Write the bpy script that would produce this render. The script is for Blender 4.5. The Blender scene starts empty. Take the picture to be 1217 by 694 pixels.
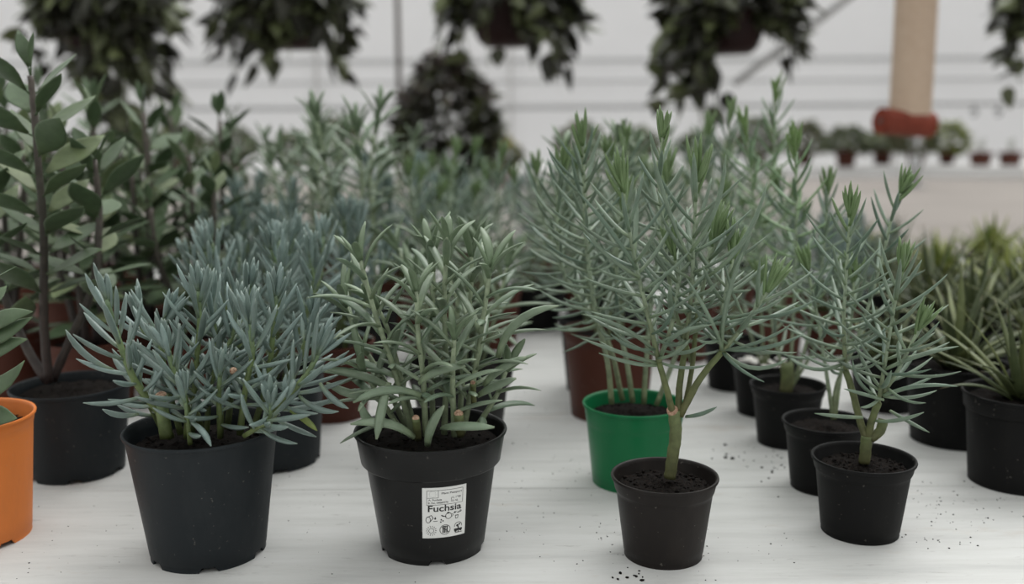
import bpy, math, random
import numpy as np
from mathutils import Matrix, Vector

# ------------------------------------------------------------------ camera, world, light, exposure
SC = bpy.context.scene
COL = SC.collection
F = 1150.0                      # focal length in pixels of the 1217 x 694 frame
PITCH = math.radians(9.342); ROLL = math.radians(-0.339); CH = 0.3536
cp, sp, cr, sr = math.cos(PITCH), math.sin(PITCH), math.cos(ROLL), math.sin(ROLL)
FW = Vector((0, cp, -sp)); U0 = Vector((0, sp, cp)); R0 = Vector((1, 0, 0))
RX = R0*cr + U0*sr; UX = U0*cr - R0*sr
cd = bpy.data.cameras.new('camera'); cam = bpy.data.objects.new('camera', cd); COL.objects.link(cam)
cd.sensor_width = 36; cd.lens = 36*F/1217; cd.clip_start = 0.02; cd.clip_end = 200
cam.matrix_world = Matrix(((RX.x, UX.x, -FW.x, 0), (RX.y, UX.y, -FW.y, 0), (RX.z, UX.z, -FW.z, CH), (0, 0, 0, 1)))
cd.dof.use_dof = True; cd.dof.focus_distance = 0.80; cd.dof.aperture_fstop = 3.2
SC.camera = cam
SC.view_settings.view_transform = 'Standard'; SC.view_settings.look = 'None'
SC.view_settings.gamma = 1; SC.view_settings.use_curve_mapping = False
SC.view_settings.exposure = 0.56
W = bpy.data.worlds.new('sky'); SC.world = W; W.use_nodes = True
nt = W.node_tree; bg = nt.nodes['Background']
tc = nt.nodes.new('ShaderNodeTexCoord'); sx = nt.nodes.new('ShaderNodeSeparateXYZ'); rp = nt.nodes.new('ShaderNodeValToRGB')
nt.links.new(tc.outputs['Generated'], sx.inputs[0]); 
def wmath(op, a, b_):
    m = nt.nodes.new('ShaderNodeMath'); m.operation = op
    for i, q in enumerate((a, b_)):
        if hasattr(q, 'is_output'): nt.links.new(q, m.inputs[i])
        else: m.inputs[i].default_value = q
    return m.outputs[0]
nt.links.new(wmath('ADD', wmath('MULTIPLY', sx.outputs['Z'], .5), .5), rp.inputs[0])
# overcast sky, dimmer behind the camera where the glasshouse goes on
dim = wmath('ADD', wmath('MULTIPLY', sx.outputs['Y'], .36), .88)
vm = nt.nodes.new('ShaderNodeVectorMath'); vm.operation = 'SCALE'; nt.links.new(rp.outputs[0], vm.inputs[0]); nt.links.new(dim, vm.inputs['Scale']); nt.links.new(vm.outputs[0], bg.inputs['Color'])
rp.color_ramp.elements.new(.5)
rp.color_ramp.elements[0].position = 0.45; rp.color_ramp.elements[0].color = (.12, .115, .11, 1); rp.color_ramp.elements[1].position = 0.5; rp.color_ramp.elements[1].color = (.70, .71, .705, 1)
rp.color_ramp.elements[2].position = 1.0; rp.color_ramp.elements[2].color = (1.30, 1.32, 1.30, 1)
bg.inputs['Strength'].default_value = 1.02
sd = bpy.data.lights.new('overcast_sun', 'SUN'); sd.energy = 1.1; sd.angle = math.radians(35); sd.color = (1, 1, .985)
sun = bpy.data.objects.new('overcast_sun', sd); COL.objects.link(sun)
sun.rotation_euler = (math.radians(-28), math.radians(22), 0)    # from above, behind the plants and to the right

# ------------------------------------------------------------------ helpers
def px(x, y, Y):
    """the point of the world plane y = Y (cm) seen at pixel x, y; result in cm"""
    d = FW + RX*((x-608.5)/F) - UX*((y-347)/F)
    t = Y/d.y
    return np.array((d.x*t, Y, CH*100 + d.z*t))
def ground(x, y, z=0.0):
    d = FW + RX*((x-608.5)/F) - UX*((y-347)/F)
    t = (z-CH*100)/d.z
    return np.array((d.x*t, d.y*t, z))
def nrm(v):
    return v/np.maximum(np.linalg.norm(v, axis=-1, keepdims=True), 1e-9)

class MB:
    def __init__(s): s.v = []; s.f = []; s.n = 0; s.uv = []; s.r = []
    def add(s, v, f, uv=None, r=0.5):
        v = np.asarray(v, float).reshape(-1, 3); s.v.append(v)
        s.f += [tuple(int(i)+s.n for i in q) for q in f]
        s.uv.append(np.zeros((len(v), 2)) if uv is None else np.asarray(uv, float)); s.r.append(np.full(len(v), r) if np.isscalar(r) else r)
        s.n += len(v)
    def box(s, x0, x1, y0, y1, z0, z1):
        v = [(x, y, z) for z in (z0, z1) for y in (y0, y1) for x in (x0, x1)]
        s.add(v, [(0, 2, 3, 1), (4, 5, 7, 6), (0, 1, 5, 4), (2, 6, 7, 3), (0, 4, 6, 2), (1, 3, 7, 5)])
    def tube(s, pts, rad, m=8, r=0.5, bumps=None, cap=True):
        P = np.asarray(pts, float); n = len(P); rad = np.broadcast_to(rad, (n,))
        T = nrm(np.gradient(P, axis=0)); a = np.array((0.0, 0, 1)) if abs(T[0][2]) < .9 else np.array((0, 1.0, 0))
        N = nrm(np.cross(T[0], a)); V = []; UV = []
        for i in range(n):
            N = nrm(N - T[i]*np.dot(N, T[i])); B = np.cross(T[i], N)
            for k in range(m):
                th = 2*math.pi*k/m; rr = rad[i]*(1 if bumps is None else bumps(i, k))
                V.append(P[i] + rr*(math.cos(th)*N + math.sin(th)*B)); UV.append((k/m, i/(n-1)))
        Fc = [(i*m+k, i*m+(k+1) % m, (i+1)*m+(k+1) % m, (i+1)*m+k) for i in range(n-1) for k in range(m)]
        if cap: Fc += [tuple(range(m))[::-1], tuple((n-1)*m+k for k in range(m))]
        s.add(V, Fc, UV, r)
    def lathe(s, prof, m=64, cx=0, cy=0, zmod=None):
        V = []; n = len(prof)
        for i, (r, z) in enumerate(prof):
            for k in range(m):
                th = 2*math.pi*k/m; zz = z if zmod is None else zmod(i, k, z)
                V.append((cx+r*math.cos(th), cy+r*math.sin(th), zz))
        Fc = [(i*m+k, i*m+(k+1) % m, (i+1)*m+(k+1) % m, (i+1)*m+k) for i in range(n-1) for k in range(m)]
        s.add(V, Fc)
    def build(s, name, mat, parent=None, smooth=True, sharp=None, label=None):
        V = np.concatenate(s.v)*0.01
        me = bpy.data.meshes.new(name); me.from_pydata(V.tolist(), [], s.f)
        uvl = me.uv_layers.new(name='uv'); idx = np.empty(len(me.loops), 'i'); me.loops.foreach_get('vertex_index', idx)
        uvl.data.foreach_set('uv', np.concatenate(s.uv)[idx].astype('f').ravel())
        at = me.attributes.new('rnd', 'FLOAT', 'POINT'); at.data.foreach_set('value', np.concatenate(s.r).astype('f'))
        me.polygons.foreach_set('use_smooth', [smooth]*len(me.polygons)); me.materials.append(mat)
        if sharp:
            me.set_sharp_from_angle(angle=math.radians(sharp))
        me.update()
        o = bpy.data.objects.new(name, me); COL.objects.link(o)
        if parent: o.parent = parent
        if label: o['label'] = label
        return o

def thing(name, label, cat, loc=(0, 0, 0), group=None, rz=0):
    o = bpy.data.objects.new(name, None); COL.objects.link(o); o.empty_display_size = .02
    o.location = [c*.01 for c in loc]; o.rotation_euler = (0, 0, rz)
    o['label'] = label; o['category'] = cat
    if group: o['group'] = group
    return o
def tag(o, label, cat, group=None, kind=None):
    o['label'] = label; o['category'] = cat
    if group: o['group'] = group
    if kind: o['kind'] = kind
    return o
def struct(o): o['kind'] = 'structure'; return o
def dup(root, loc, rz, scale, label, group):
    def cpy(o, par):
        c = o.copy(); COL.objects.link(c)
        if par: c.parent = par
        for ch in kids.get(o.name, []): cpy(ch, c)
        return c
    kids = {}
    for o in (root, *root.children_recursive):
        if o.parent: kids.setdefault(o.parent.name, []).append(o)
    r = cpy(root, None); r.location = [c*.01 for c in loc]; r.rotation_euler = (0, 0, rz); r.scale = (scale,)*3
    r['label'] = label; r['group'] = group
    return r

def catmull(pts, k=6):
    P = [np.asarray(p, float) for p in pts]
    if len(P) == 2: return [P[0]+(P[1]-P[0])*i/k for i in range(k+1)]
    P = [2*P[0]-P[1]] + P + [2*P[-1]-P[-2]]; out = []
    for i in range(1, len(P)-2):
        a, b, c, d = P[i-1:i+3]
        for j in range(k):
            t = j/k; out.append(.5*(2*b+(c-a)*t+(2*a-5*b+4*c-d)*t*t+(3*b-a-3*c+d)*t**3))
    out.append(P[-2]); return out

# ------------------------------------------------------------------ materials
def mat(name, col=(.5, .5, .5), rough=.6, spec=.5, build=None, trans=0):
    m = bpy.data.materials.new(name); m.use_nodes = True; t = m.node_tree
    b = t.nodes['Principled BSDF']; b.inputs['Base Color'].default_value = (*col, 1); b.inputs['Roughness'].default_value = rough
    b.inputs['Specular IOR Level'].default_value = spec
    if trans:
        tr = t.nodes.new('ShaderNodeBsdfTranslucent'); mx = t.nodes.new('ShaderNodeMixShader'); mx.inputs[0].default_value = trans
        out = t.nodes['Material Output']; t.links.new(b.outputs[0], mx.inputs[1]); t.links.new(tr.outputs[0], mx.inputs[2]); t.links.new(mx.outputs[0], out.inputs[0])
        tr.inputs[0].default_value = (*col, 1); m['tr'] = tr.name
    if build: build(t, b)
    return m
def noise(t, scale, detail=3, vec=None, sc=(1, 1, 1), rough=.55):
    n = t.nodes.new('ShaderNodeTexNoise'); n.inputs['Scale'].default_value = scale; n.inputs['Detail'].default_value = detail; n.inputs['Roughness'].default_value = rough
    c = t.nodes.new('ShaderNodeTexCoord'); mp = t.nodes.new('ShaderNodeMapping'); mp.inputs['Scale'].default_value = sc
    t.links.new(c.outputs['Object'], mp.inputs[0]); t.links.new(mp.outputs[0], n.inputs['Vector']); return n.outputs['Fac']
def ramp(t, fac, stops):
    r = t.nodes.new('ShaderNodeValToRGB'); e = r.color_ramp.elements
    while len(e) < len(stops): e.new(.5)
    for el, (p, c) in zip(e, stops): el.position = p; el.color = (*c, 1)
    t.links.new(fac, r.inputs[0]); return r.outputs[0]
def mixc(t, fac, a, b, mode='MIX'):
    m = t.nodes.new('ShaderNodeMix'); m.data_type = 'RGBA'; m.blend_type = mode
    for i, s in ((0, fac), (6, a), (7, b)):
        if hasattr(s, 'is_output'): t.links.new(s, m.inputs[i])
        else: m.inputs[i].default_value = s if i == 0 else (*s, 1)
    return m.outputs[2]
def bump(t, b, fac, strength, dist=.001):
    n = t.nodes.new('ShaderNodeBump'); n.inputs['Strength'].default_value = strength; n.inputs['Distance'].default_value = dist
    t.links.new(fac, n.inputs['Height']); t.links.new(n.outputs[0], b.inputs['Normal'])

def leaf_mat(name, base, mid, tip, alt, rough=.55, trans=.08, edge=None, spec=.5, young=None):
    """colour runs along the leaf (base > mid > tip); alt tints a share of the leaves"""
    def bl(t, b):
        uv = t.nodes.new('ShaderNodeUVMap'); s = t.nodes.new('ShaderNodeSeparateXYZ'); t.links.new(uv.outputs[0], s.inputs[0])
        c = ramp(t, s.outputs['Y'], [(0, base), (.35, mid), (.9, mid), (1, tip)])
        if edge:
            c = mixc(t, ramp(t, s.outputs['X'], [(0, (1,)*3), (.07, (0,)*3), (.43, (0,)*3), (.5, (1,)*3), (.57, (0,)*3), (.93, (0,)*3), (1, (1,)*3)]), c, edge)
        a = t.nodes.new('ShaderNodeAttribute'); a.attribute_name = 'rnd'
        c = mixc(t, ramp(t, a.outputs['Fac'], [(.55, (0,)*3), (1, (.85,)*3)]), c, alt)
        if young:
            lt = t.nodes.new('ShaderNodeMath'); lt.operation = 'LESS_THAN'; lt.inputs[1].default_value = -.1; t.links.new(a.outputs['Fac'], lt.inputs[0]); c = mixc(t, lt.outputs[0], c, young)
        v = ramp(t, a.outputs['Fac'], [(0, (.85,)*3), (1, (1.2,)*3)]); c = mixc(t, 1.0, c, v, 'MULTIPLY')
        nz = noise(t, 90, 3); c = mixc(t, 1.0, c, ramp(t, nz, [(.3, (.85,)*3), (.7, (1.15,)*3)]), 'MULTIPLY')
        t.links.new(c, b.inputs['Base Color'])
        for n in t.nodes:
            if n.type == 'BSDF_TRANSLUCENT': t.links.new(c, n.inputs[0])
        bump(t, b, noise(t, 350, 2), .25, .0004)
    return mat(name, rough=rough, spec=spec, build=bl, trans=trans)

def pot_mat(name, col, rough, dirt=(.2, .17, .13), amt=.35, spec=.5):
    def bl(t, b):
        n1 = noise(t, 22, 5, sc=(1, 1, .35), rough=.7); c = mixc(t, ramp(t, n1, [(.5, (0,)*3), (.8, (amt,)*3)]), col, dirt)
        n2 = noise(t, 260, 2); c = mixc(t, ramp(t, n2, [(.70, (0,)*3), (.74, (.5*amt,)*3)]), c, (.35, .32, .28))
        t.links.new(c, b.inputs['Base Color'])
        t.links.new(ramp(t, noise(t, 30, 4, sc=(1, 1, .3)), [(.3, (rough-.08,)*3), (.7, (rough+.12,)*3)]), b.inputs['Roughness'])
        bump(t, b, noise(t, 60, 3, sc=(1, 1, .4)), .2, .0006)
    return mat(name, col, rough, spec, bl)
M = {}
M['pot_blue'] = pot_mat('dark_slate_plastic', (.013, .0165, .019), .5, (.04, .044, .046), .35, .2)
M['pot_black'] = pot_mat('black_plastic', (.006, .006, .006), .36, (.016, .016, .015), .3, .28)
M['pot_matte'] = pot_mat('matt_black_plastic', (.005, .005, .005), .55, (.018, .017, .015), .4, .15)
M['pot_brown'] = pot_mat('worn_brown_black_plastic', (.011, .0085, .0075), .45, (.035, .028, .023), .5, .22)
M['pot_green'] = pot_mat('green_plastic', (.004, .15, .05), .36, (.008, .09, .04), .3, .3)
M['pot_orange'] = pot_mat('orange_plastic', (.66, .19, .04), .45, (.40, .13, .04), .4, .3)
M['pot_terra'] = pot_mat('red_brown_plastic', (.075, .023, .014), .5, (.07, .03, .02), .4, .2)
M['pot_maroon'] = pot_mat('maroon_plastic', (.016, .004, .0035), .5, (.02, .007, .007), .3, .2)
def soil_b(t, b):
    c = ramp(t, noise(t, 320, 4, rough=.7), [(.35, (.002, .0016, .0014)), (.6, (.009, .006, .0045)), (.8, (.035, .02, .013))])
    t.links.new(c, b.inputs['Base Color']); bump(t, b, noise(t, 420, 4, rough=.7), 1, .002)
M['soil'] = mat('dark_potting_soil', rough=.95, spec=.15, build=soil_b)
M['perlite'] = mat('perlite', (.7, .68, .64), .8)
M['cut'] = mat('cut_stem_end', (.42, .27, .17), .8, build=lambda t, b: t.links.new(ramp(t, noise(t, 500, 3), [(.35, (.22, .11, .07)), (.65, (.55, .38, .26))]), b.inputs['Base Color']))
M['l_blue'] = leaf_mat('blue_finger_leaf', (.19, .25, .15), (.145, .20, .175), (.25, .31, .265), (.19, .255, .24), rough=.42, edge=(.21, .27, .25))
M['l_grey'] = leaf_mat('grey_green_leaf', (.23, .29, .17), (.165, .22, .145), (.23, .28, .18), (.085, .13, .085), rough=.42, edge=(.23, .29, .20), young=(.17, .235, .14))
M['l_needle'] = leaf_mat('needle_leaf', (.22, .29, .17), (.165, .225, .160), (.15, .21, .13), (.07, .115, .085), rough=.42, edge=(.20, .26, .19), young=(.165, .25, .105))
M['l_fresh'] = leaf_mat('fresh_needle_leaf', (.19, .29, .13), (.15, .24, .13), (.13, .22, .10), (.17, .26, .12), rough=.45, young=(.17, .27, .09))
M['l_oval'] = leaf_mat('oval_leaf', (.10, .14, .07), (.08, .122, .062), (.11, .155, .08), (.13, .155, .07), rough=.5, spec=.3, trans=.12, edge=(.15, .20, .12))
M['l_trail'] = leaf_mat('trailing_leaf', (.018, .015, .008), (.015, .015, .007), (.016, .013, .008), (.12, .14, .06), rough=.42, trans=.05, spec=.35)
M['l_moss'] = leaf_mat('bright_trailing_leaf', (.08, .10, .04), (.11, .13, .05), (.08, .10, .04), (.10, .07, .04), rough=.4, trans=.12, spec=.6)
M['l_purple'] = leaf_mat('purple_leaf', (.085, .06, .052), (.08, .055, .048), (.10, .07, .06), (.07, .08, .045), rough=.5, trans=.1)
M['l_strap'] = leaf_mat('strap_leaf', (.08, .10, .04), (.065, .085, .035), (.13, .09, .04), (.13, .15, .05), rough=.5)
M['l_lime'] = leaf_mat('lime_leaf', (.15, .18, .05), (.22, .25, .06), (.25, .24, .08), (.08, .12, .03), rough=.5)
M['l_flower'] = leaf_mat('yellow_flower', (.25, .22, .03), (.42, .36, .05), (.4, .3, .05), (.16, .03, .06), rough=.6)
def stem_b(c0, c1, c2=None):
    def bl(t, b):
        uv = t.nodes.new('ShaderNodeUVMap'); s = t.nodes.new('ShaderNodeSeparateXYZ'); t.links.new(uv.outputs[0], s.inputs[0])
        c = ramp(t, s.outputs['Y'], [(0, c0), (1, c1)] if c2 is None else [(0, c0), (.5, c2), (1, c1)])
        c = mixc(t, 1.0, c, ramp(t, noise(t, 130, 3), [(.35, (.75,)*3), (.65, (1.2,)*3)]), 'MULTIPLY'); t.links.new(c, b.inputs['Base Color'])
        bump(t, b, noise(t, 200, 3), .4, .0008)
    return bl
M['s_needle'] = mat('grey_green_stem', rough=.6, build=stem_b((.16, .19, .09), (.24, .30, .19), (.24, .30, .21)))
M['s_woody'] = mat('woody_green_stem', rough=.65, build=stem_b((.085, .085, .03), (.115, .145, .055)))
M['s_grey'] = mat('pale_green_stem', rough=.6, build=stem_b((.16, .20, .11), (.30, .36, .24)))
M['s_blue'] = mat('fleshy_green_stem', rough=.55, build=stem_b((.07, .09, .025), (.15, .22, .12), (.14, .19, .07)))
M['s_oval'] = mat('purple_brown_stem', rough=.6, build=stem_b((.03, .018, .016), (.10, .08, .07), (.045, .04, .03)))
M['metal'] = mat('galvanised_steel', (.32, .32, .32), .45)
M['rail'] = mat('pale_grey_rail', (.55, .55, .55), .5)
M['dmetal'] = mat('dull_brown_steel', (.10, .085, .075), .6)
M['wire'] = mat('dark_wire', (.05, .05, .05), .5)

# ------------------------------------------------------------------ setting
def planks_b(t, b):
    n = noise(t, 5, 6, sc=(1, 9, 1), rough=.65); c = ramp(t, n, [(.25, (.41, .41, .40)), (.5, (.49, .49, .475)), (.8, (.55, .55, .54))])
    st = noise(t, 7, 5, sc=(1, 2.6, 1), rough=.7); c = mixc(t, ramp(t, st, [(.60, (0,)*3), (.74, (.55,)*3)]), c, (.40, .33, .27))
    g = noise(t, 55, 4, sc=(.5, 2.2, 1), rough=.7); c = mixc(t, ramp(t, g, [(.62, (0,)*3), (.74, (.6,)*3)]), c, (.28, .27, .26))
    sp_ = noise(t, 300, 3, sc=(.7, 1.6, 1)); c = mixc(t, ramp(t, sp_, [(.71, (0,)*3), (.76, (.8,)*3)]), c, (.12, .10, .085))
    t.links.new(c, b.inputs['Base Color']); bump(t, b, noise(t, 18, 4, sc=(1, 7, 1)), .3, .002)
M['bench'] = mat('weathered_white_boards', rough=.7, spec=.3, build=planks_b)
M['cloth'] = mat('beige_ground_cloth', rough=.9, spec=.1, build=lambda t, b: t.links.new(ramp(t, noise(t, 1.2, 4, sc=(1, 2, 1)), [(.3, (.21, .19, .175)), (.7, (.27, .245, .225))]), b.inputs['Base Color']))
M['white'] = mat('white_paint', (.62, .61, .60), .6)
M['sheet'] = mat('white_greenhouse_sheet', (.85, .84, .84), rough=.6, trans=.5, build=lambda t, b: t.links.new(ramp(t, noise(t, .7, 3, sc=(1, 1, 3)), [(.3, (.82, .82, .825)), (.7, (.88, .88, .885))]), b.inputs['Base Color']))
M['concrete'] = mat('grey_concrete', rough=.9, build=lambda t, b: t.links.new(ramp(t, noise(t, 3, 5), [(.3, (.22, .21, .2)), (.7, (.32, .31, .3))]), b.inputs['Base Color']))

b = MB(); b.box(-1000, 1000, -300, 1150, -85, -75); struct(b.build('floor', M['concrete'], smooth=False))
# the bench the pots stand on
bench = thing('growing_bench', 'weathered white board bench top carrying all the potted plants', 'bench', (0, 140, -75))
b = MB(); y = 30.0; seams = [41, 67, 93, 119, 145, 171, 197, 223, 249, 265]; y0 = 15
for y1 in seams:
    a, c = y0+.06, y1-.06
    for xa, xb in ((-260, 260),):
        prof = [(a, -2.5), (a, -.08), (a+.1, 0), (c-.1, 0), (c, -.08), (c, -2.5)]
        v = [(x, p-140, z+75) for x in (xa, xb) for p, z in prof]; k = len(prof)
        b.add(v, [(i, (i+1) % k, k+(i+1) % k, k+i) for i in range(k)]+[tuple(range(k))[::-1], tuple(range(k, 2*k))])
    y0 = y1
b.build('bench_top', M['bench'], bench, smooth=False)
b = MB(); b.box(-255, 255, -122, 122, 67, 72.4); b.build('bench_frame', M['metal'], bench, smooth=False)
for x in (-240, 0, 240):
    for yy in (-115, 115):
        b = MB(); b.box(x-3, x+3, yy-3, yy+3, 0, 67); b.build('leg', M['metal'], bench, smooth=False)
# the far bench under a beige cloth
fb = thing('cloth_covered_bench', 'wide far bench covered with plain beige cloth, empty, with a raised white back edge', 'bench', (0, 500, -75))
b = MB(); nx, ny = 60, 40; V = []; rg = random.Random(4)
for j in range(ny+1):
    for i in range(nx+1):
        x = -600+1200*i/nx; yy = -215+435*j/ny
        z = 75+.5*math.sin(x/47+yy/60)+.4*math.sin(x/23-yy/37)
        V.append((x, yy, z))
b.add(V, [(j*(nx+1)+i, j*(nx+1)+i+1, (j+1)*(nx+1)+i+1, (j+1)*(nx+1)+i) for j in range(ny) for i in range(nx)])
b.box(-600, 600, -215.5, -214.5, 62, 74.6)
b.build('cloth_cover', M['cloth'], fb)
b = MB(); b.box(-598, 598, -212, 222, 66, 73.6); b.build('bench_deck', M['metal'], fb, smooth=False)
b = MB(); b.box(-600, 600, 218, 226, 66, 79.5); b.build('back_edge', M['white'], fb, smooth=False)
for x in (-560, -190, 190, 560):
    for yy in (-200, 200):
        b = MB(); b.box(x-4, x+4, yy-4, yy+4, 0, 66); b.build('leg', M['metal'], fb, smooth=False)
# shelf behind it
sh = thing('plant_shelf', 'long white shelf along the back wall carrying small potted plants', 'shelf', (0, 790, -75))
b = MB(); b.box(-620, 620, -50, 50, 78, 83); b.build('shelf_board', M['white'], sh, smooth=False)
for x in (-600, -200, 200, 600):
    b = MB(); b.box(x-4, x+4, -45, 45, 0, 78); b.build('support', M['white'], sh, smooth=False)
SZ = 8.0
# walls, rails
b = MB(); b.box(-1000, 1000, 1150, 1160, -75, 420); struct(b.build('wall_back', M['sheet'], smooth=False))
b = MB(); b.box(-1010, -1000, -300, 1160, -75, 420); struct(b.build('wall_left', M['sheet'], smooth=False))
b = MB(); b.box(1000, 1010, -300, 1160, -75, 420); struct(b.build('wall_right', M['sheet'], smooth=False))
n = 1
for yp, th in ((72, 5), (97, 3), (126, 3.5)):
    z = px(608, yp, 1145)[2]
    b = MB(); b.box(-1000, 1000, 1148.5, 1150, z-th*.5, z+th*.5); struct(b.build('trim_%d' % n, M['rail'], smooth=False)); n += 1
for i in range(9):
    x = -900+225*i; b = MB(); b.box(x-2, x+2, 1141, 1149.9, -75, 420); struct(b.build('trim_%d' % n, M['white'], smooth=False)); n += 1
# overhead pipes the baskets hang from, out of frame above
def pipe(name, a, c, r, m, label, cat):
    ob = MB(); ob.tube([a, c], r, 14); return tag(ob.build(name, m), label, cat)
OZ = 190
o = MB(); o.tube([(-1000, 320, OZ), (1000, 320, OZ)], 2.5, 12); struct(o.build('trim_%d' % n, M['metal'])); n += 1
o = MB(); o.tube([(-1000, 250, OZ), (1000, 250, OZ)], 2.0, 12); struct(o.build('trim_%d' % n, M['metal'])); n += 1
p = px(473, 70, 560); pt = px(473, 0, 560)
pipe('support_pole', (p[0], 560, 0.6), (pt[0]+.3, 560, 300), 1.5, M['dmetal'], 'thin brown upright pole behind the purple leafy bush', 'pole')
a, c = px(905, 75, 700), px(1015, -8, 700); a2 = a-(c-a)*.3; c2 = c+(c-a)*2.5
pipe('roof_brace', a2, c2, 2.6, M['metal'], 'grey diagonal brace bar behind the hanging basket on the right', 'brace')
# cable with dark clips
z = px(1150, 122, 800)[2]
cb = MB(); cb.tube([(-700, 800, z), (0, 800, z-3), (700, 800, z)], .5, 6); tag(cb.build('cable', M['wire']), 'thin dark cable running along in front of the white back wall', 'cable')

# ------------------------------------------------------------------ pots
def pot(root, R, h, rb, kind, collar=1.6, step=.22, notches=0, soil_drop=1.2, seed=0, crumbs=0):
    """lathe: foot, tapering wall, collar, rolled lip, inner wall and floor; local z=0 is the bench"""
    m = 96; rg = random.Random(seed)
    def rad(z): return rb + (R-.18-step-rb)*z/h
    t = .16; ch = h-collar
    prof = [(rb-.5, .35), (rb-.22, .3), (rb-.2, .0), (rb, 0.0), (rb+.01, .45), (rad(.5), .5)]
    for q in (.2, .4, .6, .8, .95): prof.append((rad(ch*q), ch*q))
    prof += [(rad(ch), ch), (rad(ch)+step*.7, ch+.08), (rad(ch)+step+.03, ch+.25), (R-.17, h-.32), (R-.03, h-.26), (R, h-.13), (R-.04, h-.02), (R-.15, h), (R-.27, h-.08),
             (R-.31, h-.35), (rad(ch)+step-t, ch+.3), (rad(ch)-t, ch-.1), (rad(ch*.4)-t, ch*.4), (rb-.1, .6), (0.01, .6)]
    def zmod(i, k, z):
        if notches and i in (2, 3):
            if (k + seed) % (m//notches) < 4: return .62 if i == 3 else .5
        return z
    b = MB(); b.lathe(prof, m, zmod=zmod)
    v = [((rb-.5)*math.cos(2*math.pi*k/m), (rb-.5)*math.sin(2*math.pi*k/m), .35) for k in range(m)]; b.add(v, [tuple(range(m))[::-1]])
    p = b.build('pot', M[kind], root, sharp=50)
    # soil
    zs = h-soil_drop; rs = rad(min(ch, zs))+(step if zs > ch+.3 else 0)-t-.02
    b = MB(); V = [(0, 0, zs+.15)]; nr, na = 16, 44; F_ = []
    for i in range(1, nr+1):
        for k in range(na):
            r = rs*i/nr; a = 2*math.pi*k/na
            dz = 0 if i == nr else rg.uniform(-.13, .16)
            V.append((r*math.cos(a), r*math.sin(a), zs+dz+.15*(1-(i/nr)**2)-(.2 if i == nr else 0)))
    F_ += [(0, 1+k, 1+(k+1) % na) for k in range(na)]
    F_ += [(1+(i-1)*na+k, 1+i*na+k, 1+i*na+(k+1) % na, 1+(i-1)*na+(k+1) % na) for i in range(1, nr) for k in range(na)]
    b.add(V, F_)
    for q in range(crumbs):
        r = rs*math.sqrt(rg.random())*.93; a = rg.uniform(0, 6.283); s = rg.uniform(.07, .2)
        chunk(b, (r*math.cos(a), r*math.sin(a), zs+.15), s, rg)
    b.build('soil', M['soil'], root)
    return zs
ICO = np.array([(0, 0, 1), (.89, 0, .45), (.28, .85, .45), (-.72, .53, .45), (-.72, -.53, .45), (.28, -.85, .45), (.72, .53, -.45), (-.28, .85, -.45), (-.89, 0, -.45), (-.28, -.85, -.45), (.72, -.53, -.45), (0, 0, -1)])
ICOF = [(0, 1, 2), (0, 2, 3), (0, 3, 4), (0, 4, 5), (0, 5, 1), (1, 6, 2), (2, 7, 3), (3, 8, 4), (4, 9, 5), (5, 10, 1), (6, 7, 2), (7, 8, 3), (8, 9, 4), (9, 10, 5), (10, 6, 1), (11, 7, 6), (11, 8, 7), (11, 9, 8), (11, 10, 9), (11, 6, 10)]
def chunk(b, c, s, rg):
    S = np.array([rg.uniform(.7, 1.4), rg.uniform(.7, 1.4), rg.uniform(.5, .9)])*s
    J = np.array([[rg.uniform(.75, 1.2)] for _ in range(12)]); b.add(ICO*J*S+np.array(c), ICOF)

# ------------------------------------------------------------------ leaves
PROF = {
    'blade':  ([.62, .76, .9, 1, 1, .93, .7, .2], [.75, .85, .95, 1, .95, .8, .6, .15]),  # width, thickness along the leaf
    'needle': ([.75, .85, .95, 1, .98, .88, .62, .14], [.75, .9, 1, 1, .95, .85, .6, .15]),
    'finger': ([.5, .68, .86, .98, 1, .93, .66, .14], [.6, .75, .9, 1, 1, .9, .62, .15]),
    'lance':  ([.45, .62, .85, 1, 1, .85, .52, .08], [.8, .85, .95, 1, .9, .75, .5, .12]),
    'oval':   ([.16, .46, .80, .98, .97, .78, .44, .04], [1, .9, .8, .7, .6, .5, .4, .2]),
    'heart':  ([.5, .95, 1, .92, .76, .54, .28, .03], [1, .9, .8, .7, .6, .5, .4, .2]),
    'strap':  ([1, .98, .93, .84, .7, .5, .28, .04], [1, 1, .95, .85, .7, .5, .35, .1])}
def leaf(mb, p, d0, d1, up, L, Wd, Th, shape, r, cup=0.0, M_=6):
    w, th = PROF[shape]; K = 8; p = np.array(p, float); d0 = nrm(np.array(d0)); d1 = nrm(np.array(d1))
    C = [p]
    for i in range(1, K):
        t = (i-.5)/(K-1); C.append(C[-1]+nrm(d0*(1-t)+d1*t)*L/(K-1))
    V = []; UV = []
    for i in range(K):
        t = i/(K-1); d = nrm(d0*(1-t)+d1*t); s = np.cross(d, up); ln = np.linalg.norm(s)
        s = s/ln if ln > 1e-4 else np.array((1.0, 0, 0)); nn = np.cross(s, d)
        for k in range(M_):
            a = 2*math.pi*k/M_; ca, sa = math.cos(a), math.sin(a)
            V.append(C[i]+s*(Wd*.5*w[i]*ca)+nn*(Th*.5*th[i]*sa+cup*Wd*w[i]*ca*ca)); UV.append((k/M_, t))
    Fc = [(i*M_+k, i*M_+(k+1) % M_, (i+1)*M_+(k+1) % M_, (i+1)*M_+k) for i in range(K-1) for k in range(M_)]
    Fc += [tuple(range(M_))[::-1], tuple((K-1)*M_+k for k in range(M_))]
    mb.add(V, Fc, UV, r); return C[-1]

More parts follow.
